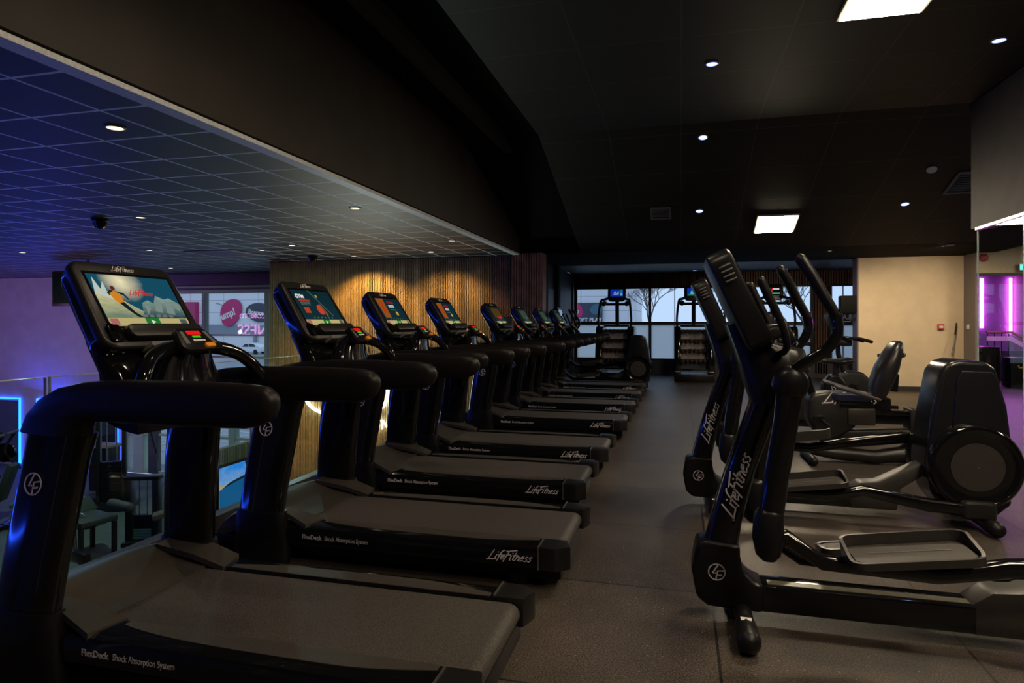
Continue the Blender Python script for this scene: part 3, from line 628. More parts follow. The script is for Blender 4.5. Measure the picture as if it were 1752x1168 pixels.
    for o in list(bpy.data.objects):
        if o.type == 'MESH' and (o.parent == t or (o.parent and o.parent.parent == t)): o.data.transform(Matrix.Diagonal((1, .92, .86, 1)))
    # uprights and handrails
    sc_ = lambda pts: [((a[0]+X, a[1]), (b_[0]+X, b_[1])) for a, b_ in pts]
    for s in (-1, 1):
        g = G().pairs(sc_([((-2.49, .005), (-2.17, .005)), ((-2.50, .08), (-2.16, .08)), ((-2.495, .22), (-2.18, .22)), ((-2.487, .30), (-2.195, .295))]), s*.405, [.05, .06, .06, .056], 20, .62)
        g.build('upright_boot', MATTE, t, ang=50)
        g = G().pairs(sc_([((-2.480, .29), (-2.203, .285)), ((-2.465, .45), (-2.185, .45)), ((-2.44, .65), (-2.155, .65)), ((-2.41, .85), (-2.125, .85)), ((-2.395, .95), (-2.095, .94))]), [s*.403, s*.388, s*.368, s*.35, s*.345], .047, 20, .72)
        up = g.build('upright', GLOSS, t, 'gloss black upright', ang=50)
        if s < 0: lf_badge(frame((-2.312+X, -.4085, .755), (1, 0, .18), (-.16, .095, 1)), .042, 'round_badge', SILVER, up)
        pr = [((-2.398, .945), (-2.090, .935)), ((-2.365, 1.01), (-2.085, .965)), ((-2.305, 1.068), (-2.075, .985)), ((-2.22, 1.11), (-2.055, .992)), ((-2.10, 1.135), (-2.01, .992)), ((-1.92, 1.147), (-1.91, .990)), ((-1.66, 1.149), (-1.66, .988)), ((-1.41, 1.143), (-1.42, .992)), ((-1.34, 1.135), (-1.36, 1.003)), ((-1.312, 1.115), (-1.322, 1.025)), ((-1.300, 1.09), (-1.303, 1.055))]
        G().pairs(sc_(pr), s*.375, [.052, .052, .052, .052, .052, .050, .048, .046, .042, .034, .016], 20, .8).build('handrail', SOFT, t, ang=60)
    # dashboard between the handrails
    def dz(x, y):
        k = (x+2.30)/.42
        return 1.03+.12*math.exp(-((k-.35)/.36)**2)*(1-.45*(abs(y)/.4)**2)-.02*k
    G().surf(lambda u, v: (u+X-.04*(abs(v)/.4)**2, v, dz(u, v)), [-2.30+.42*i/14 for i in range(15)], [-.34+.68*i/14 for i in range(15)], .07).build('dashboard', MATTE, t, ang=60)
    for s in (-1, 1):
        G().lathe([(.046, 0), (.050, .0), (.052, .055), (.044, .055), (.040, .012), (0, .012)], (-1.95+X, s*.20, 1.04)).build('cup_holder', GLOSS, t)
    G().pairs([((-2.22+X, 1.04), (-2.02+X, 1.03)), ((-2.235+X, 1.15), (-2.09+X, 1.15)), ((-2.30+X, 1.28), (-2.18+X, 1.25))], 0, [.25, .24, .235], 16, .5).build('console_neck', GLOSS, t, ang=50)
    # console
    th = math.atan2(.22, .35); T = Vector((-2.345+X, 0, 1.595)); up_ = Vector((-math.sin(th), 0, math.cos(th)))
    Mc = frame(T, (0, 1, 0), up_)    # y=0 at the top edge, going down negative
    H = .415
    outline = []
    for (cx, cy, a0, r) in ((.27-.065, -H+.065, -90, .065), (.255-.045, -.045, 0, .045), (-.255+.045, -.045, 90, .045), (-.27+.065, -H+.065, 180, .065)):
        for i in range(6):
            a = R(a0+18*i); outline.append((cx+r*math.cos(a), cy+r*math.sin(a)))
    def sc_out(k, dy=0): return [((x)*k, (y+H/2)*k-H/2+dy) for x, y in outline]
    g = G(); lv = [(.985, -.028, 0), (1.0, -.018, 0), (1.0, .002, 0), (.985, .010, 0), (.955, .014, 0)]
    g.rings([[(x, y, z) for x, y in sc_out(k)] for k, z, _ in lv], True, Mc)
    con = g.build('console', CHAR, t, 'charcoal console frame', ang=40)
    g = G(); lv = [(.985, -.028, 0), (.97, -.055, -.004), (.93, -.085, -.012), (.84, -.105, -.02), (.70, -.115, -.02)]
    g.rings([[(x, y, z) for x, y in sc_out(k, dy)] for k, z, dy in lv], True, Mc)
    g.build('console_back', GLOSS, t, ang=50)
    g = G(); poly(g, rc(-.222, -.325, .222, -.052), .0142, .0012, Mc); g.build('screen_glass', mat('black_screen_glass', (.006, .006, .007), .08), con, flat=True)
    script_logo(Mc @ Matrix.Translation((-.07, -.040, .0145)), .125, 'top_lettering', WHITEP, con)
    G().prism(rrect(.40, .062, .03), .012, .060, 'z', .012, Mc @ Matrix.Translation((.02, -.357, 0))).build('reading_shelf', CHAR, con)
    G().prism(rrect(.06, .075, .015), .010, .03, 'z', .004, Mc @ Matrix.Translation((-.215, -.352, 0))).build('control_pod', GLOSS, con)
    G().prism(rrect(.23, .022, .008), -.01, .05, 'z', .003, Mc @ Matrix.Translation((.02, -.42, 0))).build('fan_vent', STEEL if 0 else mat('grey_vent', (.16, .15, .15), .5), con)
    G().tube([(0, 0, 0), (0, -.03, .02)], .010, 8, M=Mc @ Matrix.Translation((-.225, -.31, .02))).build('rocker_knob', GLOSS, con)
    # arch bar with keypad
    path = [(-1.90+X, -.34, 1.08), (-1.91+X, -.31, 1.15), (-1.945+X, -.24, 1.215), (-1.98+X, -.12, 1.245), (-1.99+X, 0, 1.245), (-1.98+X, .12, 1.245), (-1.945+X, .24, 1.215), (-1.90+X, .31, 1.15), (-1.88+X, .35, 1.09)]
    G().tube(path, [.024, .026, .028, .03, .032, .03, .028, .027, .024], 12, smooth=4, rnd=True).build('arch_grip_bar', GLOSS, t)
    G().pairs([((-2.12+X, 1.10), (-1.93+X, 1.06)), ((-2.06+X, 1.2), (-1.95+X, 1.17)), ((-2.01+X, 1.265), (-1.95+X, 1.255))], 0, [.20, .14, .09], 14, .6).build('arch_stem', GLOSS, t)
    Mk = frame((-1.945+X, 0, 1.283), (0, 1, 0), (-.72, 0, .69))
    kp = G().prism(rrect(.23, .125, .03, tw=.18), -.03, .004, 'z', .008, Mk).build('keypad', MATTE, t)
    flatpoly('red_readout', rc(-.038, .022, .038, .044), (235, 30, 24), Mk, kp, .004, .9)
    flatpoly('green_button', rc(-.022, .004, .024, .016), (80, 200, 30), Mk, kp, .004, .8)
    g = G(); poly(g, rc(-.032, -.016, .034, -.006), .004, .0008, Mk); g.build('white_button_row', WHITEP, kp, flat=True)
    for s in (-1, 1):
        g = G(); poly(g, [(s*.055, .04), (s*.072, .04), (s*.088, -.03), (s*.066, -.03)][::s], .004, .002, Mk); g.build('key_strip', mat('grey_keys', (.14, .13, .14), .5), kp, flat=True)
    G().prism(rrect(.056, .022, .009), .002, .016, 'z', .003, Mk @ Matrix.Translation((.028, -.046, 0))).build('safety_clip', mat('orange_clip', (.9, .30, .02), .45, emit=(.9, .3, .02), es=0), kp)
    G().tube([(-1.915+X, .028, 1.255), (-1.895+X, .012, 1.18), (-1.90+X, -.03, 1.10), (-1.91+X, 0, 1.05), (-1.90+X, .05, 1.10), (-1.905+X, .035, 1.20)], .0028, 6, smooth=5).build('safety_cord', SOFT, kp)
    # lettering on the side facing the room
    S = frame((-2.075+X, -.4205, .160), (1, 0, 0), (0, 0, 1))
    text('FlexDeck', .034, S, 'side_lettering', SILVER, t, .0006, bold=.018, sx=.92)
    text('Shock Absorption System', .034, S @ Matrix.Translation((.138, 0, 0)), 'side_lettering', SILVER, t, .0006, sx=.74)
    script_logo(frame((-1.0+X, -.4205, .151), (1, 0, 0), (0, 0, 1)), .245, 'script_lettering', SILVER, t)
    return t, Mc @ Matrix.Translation((0, -.190, .0156))
TY = [2.25, 3.55, 4.84, 6.1, 7.8, 9.25, 10.65, 12.05]
TLAB = ['black treadmill nearest the camera, its screen showing a skier in snowy mountains', 'second treadmill, its screen showing a white GYM heading on dark green',
        'third treadmill, before the brightest oak slats, orange picture on its screen', 'fourth treadmill in the row, orange picture on screen, before the middle of the oak wall',
        'fifth treadmill, red banner on its screen, before the dark end of the slatted wall', 'sixth treadmill, its console before the reddish slatted corner',
        'seventh treadmill, its console before the dark doorway', 'eighth and farthest treadmill, next to the far elliptical trainer']
body, Md = treadmill_body()
trees = [body]+[copy_tree(body) for _ in range(7)]
for i, t in enumerate(trees):
    t.location = (-.6+[0, .055, -.05, -.03, 0, 0, 0, 0][i], TY[i], 0); t['label'] = TLAB[i]; t['group'] = 'treadmills in a row facing the gallery edge'
    con = [c for c in t.children if c.name.startswith('console') and 'label' in c.keys()][0] if i == 0 else [c for c in bpy.data.objects if c.parent == t and c.name.split('.')[0] == 'console'][0]
    display(con, Md, [0, 1, 2, 2, 3, 4, 4, 4][i])
# ================================================================== ELLIPTICAL TRAINERS (local x from the front post, users face -x)
def rot_y(M): return M
def elliptical(pn, pf):
    """pn / pf: pedal height offset of the near (-y) and far (+y) side, 0 = low .27, 1 = high .45"""
    t = thing('elliptical_trainer', '', 'elliptical trainer')
    bt = G().prism([(.115, .36), (.07, .34), (.05, .22), (.07, .10), (.12, .06), (.36, .055), (.36, .178), (.315, .19), (.275, .225), (.262, .30), (.262, .345)], -.085, .085, 'y', .022, seg=3).build('front_boot', MATTE, t)
    lf_badge(frame((.160, -.0855, .222), (1, 0, .1), (-.1, 0, 1)), .038, 'round_badge', SILVER, bt)
    G().box((.76, 0, .115), (.86, .15, .118), .015).build('main_rail', GLOSS, t)
    G().box((.78, -.03, .1765), (.80, .05, .004)).build('rail_top_plate', mat('tan_alloy', (.16, .15, .12), .35, metal=.6), t, flat=True)  # paler tan strip along the top of the rail
    G().prism([(1.17, .05), (1.17, .18), (1.25, .235), (1.36, .245), (1.70, .43), (1.78, .40), (1.50, .20), (1.48, .05)], -.07, .07, 'y', .02).build('strut_cover', mat('grey_cover', (.034, .030, .028), .42), t)
    cl = G().pairs([((.105, .33), (.255, .30)), ((.135, .45), (.275, .44)), ((.195, .66), (.335, .68)), ((.255, .84), (.395, .85)), ((.30, .97), (.45, .97)), ((.32, 1.05), (.50, 1.05))], 0, [.075, .072, .07, .07, .072, .075], 18, .7).build('front_column', GLOSS, t, ang=60)
    script_logo(frame((.232, -.0725, .47), (.27, 0, .963), (-.963, 0, .27)), .32, 'column_lettering', SILVER, cl)
    G().pairs([((.31, .99), (.52, .99)), ((.28, 1.08), (.56, 1.14)), ((.255, 1.17), (.53, 1.235)), ((.225, 1.27), (.37, 1.27)), ((.20, 1.34), (.32, 1.34))], 0, [.13, .13, .12, .10, .09], 16, .6).build('console_mast', MATTE, t, ang=60)
    # console, seen from behind by the camera
    th = math.atan2(.17, .38); Mc = frame((.275, 0, 1.465), (0, 1, 0), (-math.sin(th), 0, math.cos(th)))
    con = g = G().prism(rrect(.50, .46, .06, tw=.42), -.085, .022, 'z', .022, Mc, seg=3).build('console', MATTE, t)
    G().prism(rrect(.38, .22, .01), .0225, .025, 'z', 0, Mc @ Matrix.Translation((0, .05, 0))).build('console_screen', mat('black_screen_glass', (0, 0, 0)), con)
    for i in range(4): G().box((-.243, .155-.022*i, -.03), (.012, .007, .05), .003, M=Mc).build('vent_slot', mat('grey_vent', (0, 0, 0)), con)
    G().prism(rrect(.42, .06, .02), .012, .07, 'z', .012, Mc @ Matrix.Translation((0, -.19, 0))).build('console_tray', CHAR, con)
    for s in (-1, 1):
        G().tube([(.40, s*.08, 1.20), (.44, s*.18, 1.24), (.42, s*.205, 1.34), (.365, s*.21, 1.46), (.335, s*.21, 1.53)], [.014, .015, .016, .019, .019], 12, smooth=4, rnd=True).build('fixed_grip', SOFT, t)
    G().tube([(.43, -.05, 1.18), (.46, -.1, 1.24), (.40, -.12, 1.30), (.34, -.06, 1.27)], .004, 6, smooth=5).build('cable', SOFT, t)
    for s, ph in ((-1, pn), (1, pf)):
        y = s*.27; dx = .05*(ph-.5)
        hub = G().lathe([(0, .0), (.04, 0), (.062, .012), (.072, .035), (.072, .06), (.063, .078), (.042, .09), (0, .094)], (.44, 0, 1.10), 'y', 28, Matrix.Diagonal((1, -s, 1, 1)).inverted() if 0 else Matrix.Translation((0, s*.12, 0)) @ Matrix.Diagonal((1, s, 1, 1)) @ Matrix.Translation((0, .10, 0))).build('pivot_cover', MATTE, t, ang=50)
        G().tube([(.43, s*.08, 1.09), (.43, s*.24, 1.09)], .05, 18).build('pivot_axle', mat('grey_cover', (0, 0, 0)), t)
        G().pairs([((.385, 1.08), (.495, 1.08)), ((.375, .95), (.475, .95)), ((.335, .70), (.435, .70)), ((.315, .50), (.41, .50))], y, [.035, .033, .032, .034], 14, .7).build('swing_arm', GLOSS, t, ang=50)
        dz = .17*ph
        js = G().pairs([((.315, .58), (.40, .58)), ((.298, .55), (.418, .56)), ((.292, .45), (.418, .46)), ((.305, .385), (.405, .385)), ((.33, .36), (.385, .36))], y-s*.004, [.03, .045, .048, .045, .03], 16, .8).build('joint_boot', MATTE, t, ang=60)
        G().tube([(.44, y, 1.14), (.50, y*1.08, 1.19), (.575, y*1.12, 1.245), (.612, y*1.13, 1.32), (.600, y*1.12, 1.40)], [.024, .023, .022, .022, .024], 14, smooth=4).build('handle_tube', GLOSS, t)
        G().tube([(.603, y*1.12, 1.385), (.562, y*1.10, 1.46), (.523, y*1.05, 1.54), (.485, y*1.0, 1.605)], [.028, .029, .031, .032], 14, flat=.75, rnd=True).build('handle_grip', SOFT, t)
        z1 = .19+dz; z2 = .215+dz; zr = .13+dz*1.55
        G().pairs([((.34, .47), (.37, .39)), ((.43, z1+.12), (.43, z1+.05)), ((.56, z1+.03), (.56, z1-.035)), ((.70, z1+.02), (.70, z1-.04)), ((.98, z1+.02), (.98, z1-.05)), ((1.12, z2+.02), (1.12, z2-.05)), ((1.22, z2+.045), (1.22, z2-.03)), ((1.60, zr+.07), (1.60, zr-.02)), ((1.86, zr+.05), (1.86, zr-.03))], y-s*.02, [.025, .028, .028, .028, .03, .03, .028, .028, .026], 12, .7).build('pedal_arm', GLOSS, t, ang=60)
        G().box((1.89, y-s*.02, zr+.01), (.20, .085, .12), .035, seg=3).build('arm_end_cap', CHAR, t)
        # pedal tray
        Mp = Matrix.Translation((.88, y-s*.01+(-.02), z1+.05)) @ Matrix.Rotation(R(-8), 4, 'Y')
        pd = G().prism(rrect(.46, .225, .05), 0, .022, 'z', .006, Mp).build('pedal', MATTE, t)
        o_, i_ = rrect(.47, .24, .055, 6), rrect(.445, .215, .045, 6); g = G(); n = len(o_)
        ht = lambda p: .030+.040*min(1, max(0, (.09-p[1]*s)/.12))
        g.raw([(x, y_, 0) for x, y_ in o_]+[(x, y_, ht((x, y_))) for x, y_ in o_]+[(x, y_, ht((x, y_))) for x, y_ in i_]+[(x, y_, .02) for x, y_ in i_],
              [(k*n+i, k*n+(i+1) % n, (k+1)*n+(i+1) % n, (k+1)*n+i) for k in range(3) for i in range(n)], Mp); g.build('pedal_rim', mat('pedal_rim_plastic', (.030, .026, .025), .35), pd)
        g = G(); poly(g, rrect(.42, .20, .04), .0225, .004, Mp); g.build('pedal_tread', TREAD, pd, flat=True)
        for k in range(1): G().box((0, 0, .028), (.30, .006, .003), M=Mp).build('tread_line', STEEL, pd, flat=True)
        # crank disc
        w_ = G().lathe([(0, -.02), (.24, -.02), (.268, -.01), (.275, .02), (.275, .06), (.262, .078), (.245, .080), (.24, .076), (.17, .076), (0, .076)], (1.89, 0, .41), 'y', 48, Matrix.Translation((0, s*.17, 0)) @ Matrix.Diagonal((1, s, 1, 1))).build('crank_disc', GLOSS, t, ang=40)
        G().lathe([(.155, .0775), (.155, .082), (0, .082)], (1.89, 0, .415), 'y', 40, Matrix.Translation((0, s*.17, 0)) @ Matrix.Diagonal((1, s, 1, 1))).build('disc_centre', mat('brown_grey_disc', (.030, .025, .024), .5), w_)
        G().lathe([(.006, .082), (.005, .087), (0, .087)], (1.89, 0, .415), 'y', 12, Matrix.Translation((0, s*.17, 0)) @ Matrix.Diagonal((1, s, 1, 1))).build('disc_bolt', STEEL, w_)
    G().prism([(1.62, .40), (1.655, .72), (1.71, 1.02), (1.755, 1.085), (1.82, 1.105), (1.97, 1.095), (2.03, 1.05), (2.095, .80), (2.135, .45), (2.12, .16), (2.03, .075), (1.76, .065), (1.66, .2)], -.165, .165, 'y', .045, seg=4).build('rear_tower', CHAR if 0 else mat('tower_plastic', (.010, .0105, .013), .24), t, ang=50)
    for s in (-1, 1): G().prism([(1.76, .50), (1.80, .98), (1.83, 1.035), (2.0, 1.03), (2.035, .98), (2.085, .70), (2.10, .50)], s*.160, s*.178, 'y', .014, seg=3).build('tower_side_panel', mat('tower_plastic', (0, 0, 0)), t)
    for x, n_ in ((.27, 'front'), (1.95, 'rear')):
        G().tube([(x, -.27, .05), (x, .27, .05)], [.040, .040], 16).build('stabilizer', SOFT, t)
        for s in (-1, 1):
            f_ = G().tube([(x, s*.22, .052), (x, s*.36, .052)], [.046, .050], 18, rnd=True).build('stabilizer_foot', SOFT, t)
    g = G(); poly(g, rc(-.022, -.012, .022, .012), 0, .001, frame((.27, -.255, .0975), (1, 0, 0), (0, 1, .1))); g.build('white_sticker', WHITEP, t, 'small white sticker', flat=True)
    return t
e1 = elliptical(1.05, .1); e1.location = (0, 3.13, 0); e1['label'] = 'large elliptical trainer at the right front, its pedal nearest the camera'
e2 = elliptical(0, 1.35); e2.location = (-.03, 5.02, 0); e2['label'] = 'second elliptical trainer, its round rear crank disc and tall tower fully in view'
e3 = copy_tree(e2); e3.location = (-2.72, 13.5, 0); e3['label'] = 'small distant elliptical trainer at the end of the treadmill row'
for e in (e1, e2, e3): e['group'] = 'elliptical trainers'

# ================================================================== STAIR CLIMBERS
def climber(pic):
    t = thing('stair_climber', '', 'stair climber')
    G().box((0, .05, .09), (.90, 1.25, .17), .03).build('base', MATTE, t)
    for s in (-1, 1):
        G().prism([(-.56, .1), (-.58, .45), (-.50, .85), (-.40, 1.22), (-.30, 1.27), (.45, 1.25), (.6, 1.0), (.62, .1)], s*.29 if s > 0 else -.45, s*.45 if s > 0 else -.29, 'x', .03).build('side_panel', GLOSS, t)
        G().tube([(s*.37, -.40, 1.2), (s*.385, -.42, 1.45), (s*.34, -.30, 1.85), (s*.27, -.12, 1.91), (s*.15, .05, 1.96)], [.026, .026, .030, .032, .032], 10, smooth=4).build('handrail', MATTE, t)
        G().tube([(s*.27, -.30, 1.80), (s*.27, -.14, 1.82), (s*.24, .02, 1.82)], [.058, .058, .04], 10, rnd=True).build('hand_grip', SOFT, t)
        G().box((s*.37, -.50, .235), (.12, .14, .03), .01).build('step_plate', STEEL, t)
    for i in range(4):
        z = .33+.225*i; y = -.48+.15*i
        st = G().box((0, y+.14, z+.165), (.60, .28, .03), .006).build('step', SOFT, t)
        G().box((0, y+.25, z+.05), (.58, .02, .20)).build('riser', mat('beige_riser', (.72, .62, .62), .5) if i else mat('blue_grey_riser', (.10, .10, .17), .5), st, flat=True)
        for k in range(6): G().box((-.24+.096*k, y-.005, z+.155), (.05, .03, .065)).build('tread_cleat', mat('oxide_cleat', (.04, .018, .018), .6), st, flat=True)
    G().box((0, .30, 1.28), (.62, .55, .06), .02).build('rear_cowl', MATTE, t)
    G().tube([(0, .25, 1.25), (0, .20, 1.9)], .048, 12).build('mast', MATTE, t)
    G().tube([(-.30, .02, 1.80), (.30, .02, 1.80)], .034, 10).build('cross_bar', MATTE, t)
    Ms = frame((0, .09, 2.06), (1, 0, 0), (0, .22, .97))
    c = G().prism(rrect(.44, .38, .09), -.06, 0, 'z', .02, Ms).build('console', MATTE, t)
    f = G(); poly(f, rc(-.15, -.07, .15, .11), .001, .001, Ms); f.build('screen', ecol((14, 50, 170), .8) if pic != 2 else ecol((6, 14, 14), .5), c, flat=True)
    if pic != 2:
        flatpoly('white_digits', [(-.08, -.03), (-.06, .05), (-.02, .06), (.0, .0), (.03, .06), (.06, .05), (.05, -.02), (.0, -.04)], (120, 150, 210) if pic == 0 else (90, 200, 240), Ms, c, .003, .7)
        flatpoly('green_tile', rc(.09, .04, .14, .10) if pic == 0 else rc(-.14, -.065, .14, -.03), (30, 130, 50), Ms, c, .003, .8)
        flatpoly('cyan_tile', rc(.09, -.05, .14, .02) if pic == 0 else rc(.02, .06, .14, .07), (90, 190, 190), Ms, c, .003, .8)
    else:
        flatpoly('red_shapes', [(-.13, .0), (-.13, .10), (-.10, .03), (-.07, .10), (-.05, .01), (-.02, .10), (.01, .09), (-.03, -.0)], (220, 50, 44), Ms, c, .003, .9)
        flatpoly('white_shapes', rc(.0, .05, .13, .09), (215, 215, 220), Ms, c, .003, .8)
        flatpoly('green_line', rc(-.12, -.045, .14, -.02), (120, 215, 170), Ms, c, .003, .8)
    return t
for i, (x, y, l) in enumerate(((-1.5, 15.7, 'left stair climber before the window with the soft play sign'), (.31, 15.7, 'middle stair climber, beside the front elliptical, blue screen'), (2.07, 15.7, 'right stair climber, mostly hidden, red and white shapes on its screen'))):
    c = climber(i); c.location = (x, y, 0); tag(c, l, None, 'stair climbers by the far windows')

# ================================================================== EXERCISE BIKES
t = thing('recumbent_bike', 'recumbent exercise bike with a tall black backrest in front of the cream wall', 'exercise bike', (0, 6.85, 0))
G().prism([(1.20, .40), (1.20, .60), (1.24, .665), (1.40, .685), (1.54, .66), (1.60, .56), (1.62, .36), (1.45, .24), (1.30, .24)], -.13, .13, 'y', .035, seg=3).build('front_housing', mat('bike_plastic', (.014, .013, .013), .4), t)
script_logo(frame((1.34, -.1315, .585), (1, 0, 0), (0, 0, 1)), .50, 'housing_lettering', WHITEP, t)
for z in (.495, .415): G().box((1.74, -.02, z), (.74, .16, .045), .012).build('seat_rail', STEEL if 0 else GLOSS, t)
G().box((1.76, 0, .46), (.70, .12, .12), .01).build('rail_core', MATTE, t)
G().box((1.66, -.05, .46), (.24, .22, .16), .02).build('seat_carriage', mat('carriage_brown', (.03, .025, .02), .4), t)
G().prism([(2.08, .54), (2.12, .55), (2.27, .44), (2.34, .33), (2.30, .28), (2.08, .28)], -.11, .11, 'y', .02).build('rear_cap', CHAR, t)
G().prism([(1.30, .30), (2.24, .36), (2.30, .30), (2.24, .24), (1.9, .20), (1.32, .18)], -.09, .09, 'y', .02).build('lower_frame', mat('bike_plastic', (0, 0, 0)), t)
G().pairs([((1.22, .16), (1.24, .06)), ((1.45, .15), (1.46, .02)), ((1.80, .13), (1.82, .005)), ((2.02, .17), (2.08, .03)), ((2.2, .28), (2.30, .17)), ((2.26, .36), (2.36, .28))], 0, [.08, .10, .11, .11, .10, .08], 14, .7).build('frame_keel', CHAR, t, ang=50)
G().tube([(1.22, -.28, .045), (1.22, .28, .045)], .04, 14, rnd=True).build('front_stabilizer', SOFT, t)
G().tube([(2.1, -.26, .04), (2.1, .26, .04)], .038, 14, rnd=True).build('rear_stabilizer', SOFT, t)
G().prism(rrect(.36, .36, .08), .60, .68, 'z', .03, Matrix.Translation((1.58, 0, 0)), seg=3).build('seat_cushion', mat('navy_vinyl', (.02, .022, .05), .3), t)
G().box((1.62, 0, .57), (.30, .28, .06), .02).build('seat_pan', MATTE, t)
G().pairs([((1.76, .64), (1.88, .62)), ((1.775, .80), (1.95, .78)), ((1.82, .93), (2.00, .92)), ((1.90, 1.08), (2.03, 1.08)), ((1.945, 1.155), (2.03, 1.16)), ((1.975, 1.175), (2.015, 1.178))], 0, [.13, .17, .18, .16, .13, .09], 20, .65).build('backrest', mat('black_vinyl', (.016, .014, .015), .28), t, ang=60)
G().tube([(1.78, 0, .52), (1.86, 0, .60), (1.93, 0, .80)], .03, 10, smooth=4).build('backrest_post', DKMET, t)
G().box((1.85, .02, .57), (.17, .2, .14), .03).build('backrest_bracket', MATTE, t)
for s in (-1, 1):
    G().tube([(1.80, s*.20, .63), (1.62, s*.26, .69), (1.42, s*.27, .755)], [.014, .020, .024], 10, smooth=3, rnd=True).build('side_grip', mat('grey_grip', (.09, .08, .082), .4), t)
    cr = G().tube([(1.38, s*.14, .36), (1.38, s*.17, .36), (1.38+s*.12, s*.18, .36-s*.10)], .016, 8).build('crank', DKMET, t)
    G().box((1.38+s*.12, s*.24, .36-s*.10), (.10, .10, .03), .01).build('pedal', MATTE, cr)
G().tube([(1.26, 0, .64), (1.20, 0, .85), (1.16, 0, 1.05), (1.08, 0, 1.20)], .035, 12, smooth=4).build('mast', GLOSS, t)
G().prism(rrect(.40, .30, .08), -.05, .02, 'z', .02, frame((1.02, 0, 1.27), (0, 1, 0), (-.42, 0, .9)), seg=3).build('console', MATTE, t)
G().tube([(1.12, -.24, 1.10), (1.14, 0, 1.08), (1.12, .24, 1.10)], .016, 10, smooth=3, rnd=True).build('front_handlebar', SOFT, t)
def upright_bike(x, y, lab, s_=1):
    t = thing('upright_bike', lab, 'exercise bike', (x, y, 0), group='upright exercise bikes')
    G().prism([(.20, .22), (.16, .5), (.30, .66), (.52, .64), (.68, .48), (.74, .28), (.5, .14)], -.11, .11, 'y', .04, seg=3).build('drive_housing', mat('bike_plastic', (0, 0, 0)), t)
    ms = G().prism([(.72, .40), (.74, .62), (.82, .72), (.92, .72), (1.0, .60), (.98, .36)], -.09, .09, 'y', .03, seg=3).build('seat_mast', MATTE, t)
    lf_badge(frame((.87, -.0915, .57), (1, 0, 0), (0, 0, 1)), .045, 'round_badge', WHITEP, ms)
    G().tube([(.88, 0, .68), (.90, 0, .84)], .035, 12).build('seat_post', DKMET, t)
    G().pairs([((.74, .90), (.74, .855)), ((.82, .91), (.82, .845)), ((.93, .915), (.93, .83)), ((1.03, .93), (1.03, .84)), ((1.08, .92), (1.08, .86))], 0, [.03, .05, .10, .13, .08], 16, .9).build('saddle', mat('black_vinyl', (0, 0, 0)), t, ang=60)
    G().box((.55, 0, .12), (.9, .10, .10), .02).build('frame_beam', MATTE, t)
    for xx in (.12, 1.02): G().tube([(xx, -.25, .045), (xx, .25, .045)], .04, 12, rnd=True).build('stabilizer', SOFT, t)
    G().tube([(.30, 0, .60), (.22, 0, .9), (.22, 0, 1.16)], .035, 12, smooth=3).build('mast', DKMET, t)
    G().prism(rrect(.44, .34, .06), -.05, .02, 'z', .02, frame((.17, 0, 1.33), (0, 1, 0), (-.4, 0, .92)), seg=3).build('console', MATTE, t)
    G().box((.30, 0, 1.06), (.16, .28, .10), .03).build('accessory_tray', CHAR, t)
    for s in (-1, 1):
        G().tube([(.24, s*.05, 1.10), (.30, s*.20, 1.13), (.45, s*.24, 1.12), (.60, s*.22, 1.08)], [.018, .02, .024, .024], 10, smooth=4, rnd=True).build('handlebar', SOFT, t)
        cr = G().tube([(.48, s*.11, .34), (.48, s*.15, .34), (.48+s*.10, s*.16, .34-s*.13)], .015, 8).build('crank', DKMET, t)
        G().box((.48+s*.10, s*.22, .34-s*.13), (.10, .10, .025), .01).build('pedal', MATTE, cr)
    return t
upright_bike(.95, 8.6, 'upright exercise bike behind the recumbent bike, round white badge below its saddle')
upright_bike(2.02, 10.3, 'farthest upright exercise bike, its handlebars in front of the small right window')
# ================================================================== WALL AND CEILING FITTINGS
t = thing('fire_call_point', 'small red fire call point on the cream wall', 'call point', (4.9, 14.17, 1.27))
G().box((0, 0, 0), (.11, .04, .11), .008).build('box', mat('fire_red', (.42, .05, .03), .4), t)
G().box((0, -.022, 0), (.07, .004, .045)).build('press_plate', mat('press_white', (.75, .6, .55), .4), t, flat=True)
t = thing('light_switch', 'white light switch on the narrow grey return beside the glass', 'switch', (5.285, 13.98, 1.27))
G().box((0, 0, 0), (.02, .09, .09), .003).build('plate', WHITEP, t); G().box((-.012, 0, 0), (.006, .03, .04)).build('rocker', mat('press_white', (0, 0, 0)), t)
t = thing('floor_mop', 'mop with a long steel handle leaning in the corner of the cream wall', 'mop', (4.9, 13.95, 0))
G().tube([(.0, -.05, .06), (.25, .17, 1.34)], .011, 10).build('handle', STEEL, t); G().tube([(.21, .135, 1.12), (.25, .17, 1.34)], .015, 10, rnd=True).build('grip', SOFT, t)
G().tube([(.13, .065, .72), (.155, .09, .86)], .0125, 10).build('grip_band', SOFT, t)
G().box((-.01, -.07, .05), (.16, .10, .09), .02).build('mop_head', mat('yellow_plastic', (.6, .45, .03), .5), t)
t = thing('wall_speaker', 'square black speaker on a bracket beside the cream wall edge', 'speaker', (3.36, 14.25, 2.0))
t.location = (3.28, 14.3, 1.72)
G().box((0, 0, 0), (.30, .24, .36), .03).build('cabinet', mat('matte_speaker_black', (.004, .004, .0045), .6, spec=.15), t); G().box((.08, 0, -.26), (.05, .06, .2), .01).box((.125, .02, -.30), (.06, .05, .05)).build('bracket', DKMET, t)
t = thing('alarm_sounder', 'red round alarm sounder on the lobby wall behind the glass', 'alarm', (5.42, 13.67, 2.55))
G().lathe([(.075, .02), (.075, -.02), (.06, -.05), (.03, -.06), (0, -.062)], (0, 0, 0), 'y').build('sounder', mat('fire_red', (0, 0, 0)), t)
